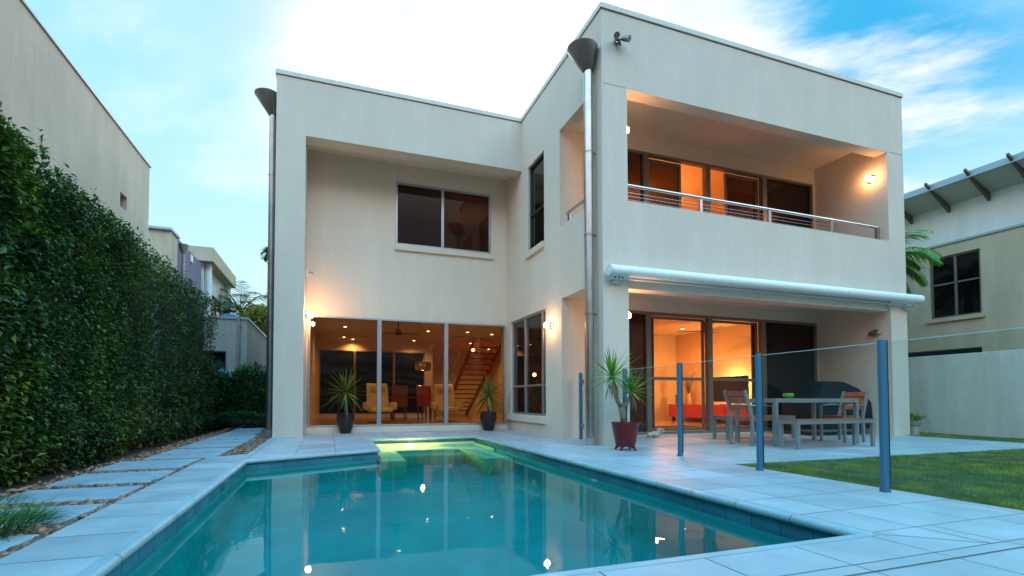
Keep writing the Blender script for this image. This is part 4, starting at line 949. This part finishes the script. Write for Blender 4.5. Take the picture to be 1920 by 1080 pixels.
def tree(cx_, cy_, r0, zc, n_, label, seed, m):
    r_ = random.Random(seed); t_ = thing('tree', label, 'tree', (cx_, cy_, 0)); pts = []
    cl = [(cx_ + r_.uniform(-r0, r0) * .8, cy_ + r_.uniform(-r0, r0) * .6, zc + r_.uniform(-r0, r0) * .6, r0 * r_.uniform(.3, .55)) for _ in range(14)]
    for i in range(n_):
        c_ = cl[r_.randrange(14)]; v = Vector((r_.gauss(0, 1), r_.gauss(0, 1), r_.gauss(0, 1))).normalized() * c_[3] * (.6 + .4 * r_.random())
        pts.append((c_[0] + v.x, c_[1] + v.y, c_[2] + v.z, v.x, v.y, v.z))
    s = MB(); leaf_cloud(s, pts, r_, .10, .19); s.build('crown', m, t_)
    s = MB(); s.tube([(cx_, cy_, -.06), (cx_, cy_, zc * .5), (cx_ + .1, cy_, zc)], [.2, .14, .06], 9)
    for c_ in cl[:7]: s.tube([(cx_, cy_, zc * .5), c_[:3]], [.07, .02], 6)
    s.build('trunk', 'bark', t_, smooth=True)
tree(-3.0, 22.5, 1.3, 3.7, 5200, 'yellowish orange green tree behind the outbuilding by the left downpipe', 51, 'far_tree_leaf')
tree(-4.1, 25.0, 1.2, 3.9, 4200, 'olive green tree between the cream eaves house and the palms', 52, 'far_palm_leaf')

# ================================================================== NEIGHBOURS (RIGHT)
bw = MB(); bw.box(11.3, 11.45, -3, 9.5, -.07, 1.52); o = bw.build('boundary_wall', 'stucco_boundary', bevel=.008); tag(o, 'plain rendered garden wall along the right side behind the lawn', 'wall')
nr = thing('neighbour_house', 'beige and white house with a sloping roof and projecting rafters at the right', 'house', (14, 6, 0))
FX = 14.0
s = solid([('+', (FX, 20, -3, 12, -.07, 4.34)), ('-', (FX - .1, FX + .15, 6.175, 7.075, 2.605, 4.08)), ('-', (FX - .1, FX + .15, 4.2, 5.0, 2.605, 4.08)), ('-', (FX - .1, FX + .5, 6.19, 9.6, 1.2, 1.85))]); s.build('lower_wall', 'stucco_beige', nr)
s = MB(); s.box(FX + .06, 20, -3, 12, 4.391, 5.30); s.build('upper_wall', 'stucco_white', nr)
s = MB(); s.box(FX - .03, 20, -3.02, 12.02, 4.341, 4.39); s.build('band_flashing', 'roof_metal', nr)
window(nr, 'X', FX + .10, 6.175, 7.075, 2.605, 4.08, (6.62,), (3.42,), fw=.04, mw=.045, panes='black_pane', fm='bronze_frame')
window(nr, 'X', FX + .10, 4.2, 5.0, 2.605, 4.08, (4.6,), (3.42,), fw=.04, mw=.045, panes='black_pane', fm='bronze_frame')
s = MB(); s.box(FX - .05, FX + .01, 6.12, 7.13, 2.51, 2.603); s.build('window_sill', 'stucco_beige', nr, bevel=.006)
s = MB()
for k in range(17): s.bar((FX + .085, 6.66, 3.52 + k * .03), (FX + .085, 6.99, 3.52 + k * .03), .004, .022, (1, 0, 1))
s.build('blind', 'blind', nr)
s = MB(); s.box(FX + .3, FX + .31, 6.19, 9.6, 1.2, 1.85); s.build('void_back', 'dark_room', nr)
# roof: sheet rises outwards (-X)
def rz_(x_): return 5.30 + (FX - x_) * 0.42
s = MB(); s.add([(FX - .62, -3.3, rz_(FX - .62)), (20, -3.3, rz_(20)), (20, 12.3, rz_(20)), (FX - .62, 12.3, rz_(FX - .62)), (FX - .62, -3.3, rz_(FX - .62) + .09), (20, -3.3, rz_(20) + .09), (20, 12.3, rz_(20) + .09), (FX - .62, 12.3, rz_(FX - .62) + .09)],
                [(0, 3, 2, 1), (4, 5, 6, 7), (0, 1, 5, 4), (1, 2, 6, 5), (2, 3, 7, 6), (3, 0, 4, 7)]); s.build('roof', 'eave_soffit', nr)
s = MB(); s.box(FX - .66, FX - .622, -3.3, 12.3, rz_(FX - .62) - .03, rz_(FX - .62) + .11); s.build('fascia', 'roof_metal', nr)
for y_ in (4.75, 5.35, 6.0, 6.68, 7.4, 8.2):
    s = MB(); s.extr([(FX + .05, y_, rz_(FX) - .20), (FX + .05, y_, rz_(FX) - .02), (FX - .80, y_, rz_(FX - .80) + .06), (FX - .80, y_, rz_(FX - .80) + .01)], (0, .045, 0)); s.build('rafter', 'rafter', nr)
# urn with small plant
ur = thing('urn_planter', 'small stone urn with a leafy green plant at the right house corner', 'planter', (10.5, 5.6, 0))
s = MB(); s.lathe([(.085, 0), (.09, .02), (.07, .03), (.078, .19), (.10, .205), (.105, .225), (.095, .235), (.11, .25), (.11, .262), (.08, .262)], (10.5, 5.6, -.02), 24); s.build('urn', 'urn_stone', ur, smooth=40)
s = MB(); s.box(10.36, 10.78, 5.47, 5.75, -.05, -.002); s.build('plinth', 'urn_stone', ur, bevel=.004)
rnd = random.Random(3); s = MB(); leaf_cloud(s, [(10.5 + rnd.gauss(0, .06), 5.6 + rnd.gauss(0, .06), .25 + rnd.random() * .12, rnd.gauss(0, .5), rnd.gauss(0, .5), .8) for _ in range(170)], rnd, .05, .09); s.build('foliage', 'palm_leaf', ur)

# ================================================================== PATIO FURNITURE
tb = thing('dining_table', 'outdoor dining table with metal frame and timber slat top on the patio', 'table', (6.75, 5.05, 0))
TX0, TX1, TY0, TY1, TZ = 5.95, 7.60, 4.72, 5.38, .67
for x_ in (TX0 + .02, TX1 - .02):
    for y_ in (TY0 + .02, TY1 - .02): s = MB(); s.box(x_ - .024, x_ + .024, y_ - .024, y_ + .024, 0, TZ - .055); s.build('leg', 'furniture_metal', tb, bevel=.003)
s = MB(); s.box(TX0 - .004, TX1 + .004, TY0 - .004, TY0 + .03, TZ - .055, TZ); s.box(TX0 - .004, TX1 + .004, TY1 - .03, TY1 + .004, TZ - .055, TZ)
s.box(TX0 - .004, TX0 + .04, TY0 + .03, TY1 - .03, TZ - .055, TZ); s.box(TX1 - .04, TX1 + .004, TY0 + .03, TY1 - .03, TZ - .055, TZ); s.build('apron', 'furniture_metal', tb, bevel=.003)
s = MB(); n = 7; wsl = (TY1 - TY0 - .062) / n
for k in range(n): s.box(TX0 + .042, TX1 - .042, TY0 + .031 + k * wsl + .002, TY0 + .031 + (k + 1) * wsl - .004, TZ - .02, TZ + .004)
s.build('tabletop', 'timber', tb, bevel=.002)
def bench(x0, x1, y0, y1, z_, label):
    t_ = thing('bench', label, 'bench', ((x0 + x1) / 2, (y0 + y1) / 2, 0), 0, 'backless patio benches')
    for x_ in (x0 + .025, x1 - .025):
        for y_ in (y0 + .02, y1 - .02): s = MB(); s.box(x_ - .024, x_ + .024, y_ - .018, y_ + .018, 0, z_ - .05); s.build('leg', 'furniture_metal', t_, bevel=.003)
    s = MB(); s.box(x0, x1, y0, y0 + .03, z_ - .05, z_ - .005); s.box(x0, x1, y1 - .03, y1, z_ - .05, z_ - .005); s.box(x0, x0 + .04, y0 + .03, y1 - .03, z_ - .05, z_ - .005); s.box(x1 - .04, x1, y0 + .03, y1 - .03, z_ - .05, z_ - .005); s.build('frame', 'furniture_metal', t_, bevel=.003)
    s = MB(); w_ = (y1 - y0) / 4
    for k in range(4): s.box(x0 - .002, x1 + .002, y0 + k * w_ + .003, y0 + (k + 1) * w_ - .003, z_ - .004, z_ + .008)
    s.build('seat', 'timber', t_, bevel=.002)
bench(5.89, 7.37, 4.37, 4.64, .38, 'metal framed timber bench on the near side of the patio table')
bench(6.12, 7.60, 5.68, 5.98, .38, 'metal framed timber bench on the far side of the patio table')
def patio_chair(x_, y_, rz, label):
    t_ = thing('patio_chair', label, 'chair', (x_, y_, 0), rz, 'slat back chairs at the patio table')
    W, Dp, SH, BH = .17, .40, .40, .79      # half width, depth, seat height, back height; faces +x locally
    for sy in (-1, 1):
        s = MB(); s.bar((-.02, sy * W, 0), (0, sy * W, SH), .038, .032); s.bar((0, sy * W, SH - .01), (-.13, sy * W, BH), .036, .030); s.build('leg', 'furniture_metal', t_, local=True)
        s = MB(); s.bar((Dp, sy * W, 0), (Dp, sy * W, .56), .034, .030); s.build('leg', 'furniture_metal', t_, local=True)
        s = MB(); s.tube([(-.06, sy * (W + .005), .57), (.15, sy * (W + .012), .585), (Dp + .02, sy * (W + .005), .565)], .012, 8); s.build('armrest', 'furniture_metal', t_, local=True)
    s = MB(); s.box(.0, Dp, -W + .02, W - .02, SH - .045, SH - .012)
    for k in range(5): s.box(k * Dp / 5 + .006, (k + 1) * Dp / 5 - .006, -W + .018, W - .018, SH - .011, SH + .006)
    s.build('seat', 'timber', t_, bevel=.002, local=True)
    s = MB()
    for z0, z1 in ((.71, .78), (.60, .695), (.50, .585)):
        f0 = (z0 - SH) / (BH - SH); f1 = (z1 - SH) / (BH - SH); x0_, x1_ = -.13 * f0, -.13 * f1
        s.add([(x0_ - .008, -W + .016, z0), (x0_ + .012, -W + .016, z0), (x0_ + .012, W - .016, z0), (x0_ - .008, W - .016, z0), (x1_ - .008, -W + .016, z1), (x1_ + .012, -W + .016, z1), (x1_ + .012, W - .016, z1), (x1_ - .008, W - .016, z1)],
              [(0, 3, 2, 1), (4, 5, 6, 7), (0, 1, 5, 4), (1, 2, 6, 5), (2, 3, 7, 6), (3, 0, 4, 7)])
    s.build('backrest', 'timber', t_, bevel=.002, local=True)
patio_chair(5.70, 5.04, 0.0, 'slat back timber and metal chair at the left end of the patio table')
patio_chair(7.93, 5.04, math.pi, 'slat back timber and metal chair at the right end of the patio table')
bo = MB(); bo.lathe([(.0, .0), (.035, 0), (.042, .004), (.068, .03), (.074, .052), (.068, .076), (.060, .078), (.062, .05), (.03, .014)], (6.66, 5.08, TZ + .005), 28); o = bo.build('bowl', 'bowl_green', smooth=50); tag(o, 'small bright green bowl standing on the patio table', 'bowl')
# covered grill
gr = thing('covered_grill', 'barbecue grill under a black fabric cover in the patio corner', 'grill', (9.0, 6.2, 0))
s = MB(); y0_, y1_ = 5.85, 6.45
ring = lambda z_, xa, xb, ya, yb: [(xa, ya, z_), (xb, ya, z_), (xb, yb, z_), (xa, yb, z_)]
L_ = [ring(.12, 8.28, 9.80, 5.82, 6.48), ring(.60, 8.30, 9.78, 5.84, 6.46), ring(.66, 8.32, 9.76, 5.86, 6.44), ring(.86, 8.62, 9.60, 5.93, 6.36), ring(.96, 8.70, 9.40, 5.99, 6.30), ring(1.0, 8.76, 9.30, 6.02, 6.27)]
vs = [v for r_ in L_ for v in r_]; fs = [(i * 4 + k, i * 4 + (k + 1) % 4, (i + 1) * 4 + (k + 1) % 4, (i + 1) * 4 + k) for i in range(5) for k in range(4)] + [(20, 21, 22, 23), (3, 2, 1, 0)]
s.add(vs, fs); o = s.build('cover', 'cover_black', gr, smooth=True, bevel=.03, bseg=3)
s = MB(); s.box(8.55, 9.55, 5.95, 6.35, .06, .13); s.build('bottom_shelf', 'dull_steel', gr)
for x_ in (8.6, 9.5):
    for y_ in (5.97, 6.33): s = MB(); s.tube([(x_ - .015, y_, .035), (x_ + .015, y_, .035)], .035, 14); s.build('wheel', 'black_rubber', gr)
# coiled stone ornament by the door
so_ = thing('stone_ornament', 'pale coiled snail shaped stone ornament on the patio floor by the doors', 'ornament', (5.45, 6.6, 0))
s = MB(); s.ball((5.44, 6.55, .055), .062, 14, 10, (1.5, 1, .85)); s.ball((5.33, 6.55, .045), .045, 12, 8); s.build('body', 'stone_ornament', so_, smooth=True)
s = MB(); s.tube([(5.53 + (.075 - a * .0068) * math.cos(a), 6.55 - .02, .078 + (.075 - a * .0068) * math.sin(a)) for a in [k * .35 for k in range(30)]], [.024 - .0006 * k for k in range(30)], 8); s.build('coil', 'stone_ornament', so_, smooth=True)

# ================================================================== INTERIOR (seen through the glass)
def recliner(x_, y_, rz, label):
    t_ = thing('recliner', label, 'armchair', (x_, y_, FL), rz, 'cream leather swivel recliners')
    s = MB(); s.lathe([(.0, .0), (.30, .0), (.30, .015), (.05, .03), (.035, .05), (.035, .26), (0, .26)], seg=24); s.build('base', 'dull_steel', t_, smooth=40, local=True)
    s = MB(); s.box(-.30, .30, -.42, .26, .28, .41); s.build('seat', 'leather', t_, bevel=.05, bseg=3, smooth=True, local=True)
    s = MB(); s.extr([(-.31, .20, .36), (.31, .20, .36), (.29, .40, 1.06), (-.29, .40, 1.06)], (0, .13, .03)); s.build('backrest', 'leather', t_, bevel=.04, bseg=3, smooth=True, local=True)
    s = MB(); s.extr([(-.20, .27, .83), (.20, .27, .83), (.20, .32, .98), (-.20, .32, .98)], (0, .07, 0)); s.build('head_pillow', 'cushion', t_, bevel=.03, bseg=3, smooth=True, local=True)
    for sx in (-1, 1):
        s = MB(); s.box(sx * .30, sx * .43, -.32, .24, .34, .55); s.build('armrest', 'leather', t_, bevel=.045, bseg=3, smooth=True, local=True)
recliner(1.33, 12.5, R(3), 'cream leather swivel recliner behind the first mullion of the living room')
recliner(3.22, 12.5, R(-4), 'cream leather swivel recliner behind the second mullion of the living room')
dt = thing('indoor_table', 'dark dining table behind the recliners in the living room', 'table', (2.6, 14.6, FL))
s = MB(); s.box(1.9, 3.2, 14.2, 15.0, .70, .74); s.build('tabletop', 'brown_fabric', dt)
for x_ in (1.97, 3.13):
    for y_ in (14.27, 14.93): s = MB(); s.box(x_ - .025, x_ + .025, y_ - .025, y_ + .025, FL, .70); s.build('leg', 'dark_frame', dt)
def dchair(x_, y_, rz, label, m='brown_fabric'):
    t_ = thing('indoor_chair', label, 'chair', (x_, y_, FL), rz)
    s = MB(); s.extr([(-.24, .2, .42), (.24, .2, .42), (.24, .28, 1.05), (-.24, .28, 1.05)], (0, .05, 0)); s.build('backrest', m, t_, bevel=.01, local=True)
    s = MB(); s.box(-.24, .24, -.24, .24, .40, .46); s.build('seat', m, t_, bevel=.01, local=True)
    for a in (-.21, .21):
        for b in (-.21, .21): s = MB(); s.box(a - .018, a + .018, b - .018, b + .018, 0, .40); s.build('leg', 'dark_frame', t_, local=True)
dchair(2.06, 13.95, R(180), 'high backed brown dining chair just right of the left recliner')
dchair(2.95, 13.95, R(150), 'red brown slatted dining chair behind the middle pane', 'red_timber')
# arc lamp
al = thing('arc_lamp', 'tall arc floor lamp with a drum shade hanging in the living room', 'floor lamp', (4.15, 10.4, FL))
s = MB(); a0, a1 = Vector((4.18, 10.4)), Vector((2.28, 11.2)); pts = []
for k in range(33):
    f_ = k / 32; th = math.pi * f_; pxy = a0.lerp(a1, (1 - math.cos(th)) / 2); pts.append((pxy.x, pxy.y, 1.62 + .62 * math.sin(th) if f_ < 1 else 1.62))
pts = [(4.20, 10.4, FL + .04)] + [(4.19, 10.4, .9)] + pts
s.tube(pts, .010, 8); s.build('arm', 'dull_steel', al, smooth=True)
s = MB(); s.lathe([(.17, 0), (.17, .05), (0, .06)], (4.2, 10.4, FL + .005), 24); s.build('base', 'dark_frame', al)
s = MB(); s.lathe([(.19, 0), (.21, .06), (.21, .15), (.19, .22), (.17, .22), (.17, 0)], (2.27, 11.2, 1.38), 28); s.build('shade', 'brass', al, smooth=40)
s = MB(); s.ball((2.27, 11.2, 1.45), .05, 14, 8); s.build('bulb', 'downlight_glow', al)
point('arc_lamp_bulb', (2.27, 11.2, 1.33), 7, al, (1.0, .55, .2), .05)
def fan(x_, y_, zc, zf, label):
    t_ = thing('ceiling_fan', label, 'ceiling fan', (x_, y_, zf)); s = MB(); s.tube([(x_, y_, zf), (x_, y_, zc)], .015, 8); s.lathe([(.0, -.05), (.09, -.05), (.10, 0), (.04, .05), (0, .05)], (x_, y_, zf), 20); s.build('motor', 'dark_frame', t_, smooth=40)
    for k in range(3):
        a = R(20 + 120 * k); s = MB(); s.bar((x_ + .09 * math.cos(a), y_ + .09 * math.sin(a), zf), (x_ + .62 * math.cos(a), y_ + .62 * math.sin(a), zf + .01), .13, .012); s.build('blade', 'bronze_frame', t_)
fan(1.75, 11.9, 2.70, 2.42, 'three bladed ceiling fan over the living room recliners')
fan(8.9, 8.9, 2.60, 2.36, 'three bladed ceiling fan in the orange room')
# staircase, rising towards the viewer
stc = thing('staircase', 'open tread red timber staircase at the right of the living room', 'staircase', (5.1, 15.8, FL))
SX0, SX1 = 4.55, 5.55; yb_, yt_ = 18.2, 14.2; zb_, zt_ = FL, 2.42
sk = 0.0
for sx in (SX0, SX1):
    s = MB(); s.extr([(sx - .03, yb_ + .12, zb_), (sx - .03, yb_ - .18, zb_), (sx - .03, yt_ - .05, zt_ - .05), (sx - .03, yt_ - .05, zt_ + .16)], (.06, 0, 0)); s.build('stringer', 'red_timber', stc)
for k in range(14):
    f_ = (k + .6) / 14; y_ = yb_ + (yt_ - yb_) * f_; z_ = zb_ + (zt_ - zb_) * f_ + .03; s = MB(); s.box(SX0 + .031, SX1 - .031, y_ - .13, y_ + .13, z_, z_ + .045); s.build('tread', 'red_timber', stc)
s = MB(); s.tube([(SX0 - .05, yb_ - .2, zb_ + .95), (SX0 - .05, 15.4, 2.45)], .022, 8); s.build('handrail', 'steel', stc, smooth=True)
for k in range(5):
    f_ = .1 + k * .16; y_ = yb_ + (yt_ - yb_) * f_; z_ = zb_ + (zt_ - zb_) * f_
    if z_ + .85 < 2.5: s = MB(); s.tube([(SX0 - .05, y_, z_), (SX0 - .05, y_, z_ + .86)], .012, 8); s.build('baluster', 'steel', stc)
# orange room
tvc = thing('media_cabinet', 'long low red cabinet along the wall of the orange room', 'cabinet', (9.7, 9.5, FL))
s = MB(); s.box(9.50, 10.06, 7.6, 10.85, .16, .52); s.build('body', 'red_lacquer', tvc, bevel=.006)
s = MB()
for k in range(1, 5): s.box(9.494, 9.4985, 7.6 + k * .65 - .004, 7.6 + k * .65 + .004, .18, .50)
s.build('door_gap', 'dark_frame', tvc)
for y_ in (7.7, 9.2, 10.75): s = MB(); s.box(9.56, 9.62, y_ - .03, y_ + .03, FL + .005, .16); s.build('leg', 'dark_frame', tvc)
tv = thing('television', 'dark flat television standing on the red cabinet', 'television', (9.75, 8.9, .52))
s = MB(); s.box(9.62, 9.68, 8.35, 9.50, .60, 1.24); o = s.build('screen', 'screen', tv, bevel=.006)
s = MB(); s.box(9.60, 9.80, 8.7, 9.15, .521, .535); s.box(9.66, 9.70, 8.88, 8.98, .535, .60); s.build('stand', 'screen', tv)
vsx = thing('twig_vase', 'vase of long dry twigs on the red cabinet left of the television', 'vase', (9.6, 10.0, .52))
s = MB(); s.lathe([(.07, 0), (.09, .1), (.06, .25), (.05, .30), (.04, .30)], (9.75, 10.35, .521), 20); s.build('vase', 'cushion', vsx, smooth=40)
rnd = random.Random(9); s = MB()
for k in range(26):
    a = rnd.uniform(0, 6.28); rr = rnd.uniform(.1, .38); s.tube([(9.75, 10.35, .8), (9.75 + rr * .25 * math.cos(a), 10.35 + rr * .5 * math.sin(a), 1.05), (9.75 + rr * .5 * math.cos(a), 10.35 + rr * 1.2 * math.sin(a), 1.2 + rnd.random() * .3)], [.006, .006, .003], 5)
s.build('twigs', 'rafter', vsx)
for y_, lb in ((10.72, 'left of the twig vase'), (8.15, 'right of the television')):
    o = MB(); o.box(9.68, 9.80, y_ - .06, y_ + .06, .521, .80); tag(o.build('loudspeaker', 'rafter', bevel=.01), 'small box loudspeaker on the red cabinet ' + lb, 'loudspeaker')
point('cabinet_uplight', (9.95, 9.05, 1.0), 75, tv, (1.0, .52, .13), .05)
rg = MB(); rg.box(5.9, 8.0, 7.6, 8.6, FL + .005, FL + .02); tag(rg.build('rug', 'rug'), 'dark rug just inside the patio doors', 'rug')
# loungers on the balcony, seen over the parapet
def balc_chair(x_, label):
    t_ = thing('wicker_chair', label, 'chair', (x_, 6.35, 2.85), 0, 'wicker chairs on the balcony')
    s = MB()
    for k in range(11):
        for q in (-1, 1): s.bar((x_ - .38, 6.55 + .0, 3.02 + k * .075 + q * .0), (x_ + .38, 6.60, 3.03 + k * .075 + q * .028), .02, .016)
    for k in range(9): s.bar((x_ - .36 + k * .09, 6.58, 3.0), (x_ - .34 + k * .09, 6.62, 3.84), .018, .014)
    s.build('backrest', 'wicker', t_)
    s = MB(); s.box(x_ - .38, x_ + .38, 6.0, 6.56, 3.14, 3.26); s.build('seat', 'wicker', t_, bevel=.02)
    for a in (-.33, .33):
        for b in (6.04, 6.5): s = MB(); s.box(x_ + a - .02, x_ + a + .02, b - .02, b + .02, 2.851, 3.14); s.build('leg', 'wicker', t_)
balc_chair(5.95, 'dark wicker chair behind the balcony parapet near the left doors'); balc_chair(7.80, 'dark wicker chair behind the balcony parapet near the right doors')
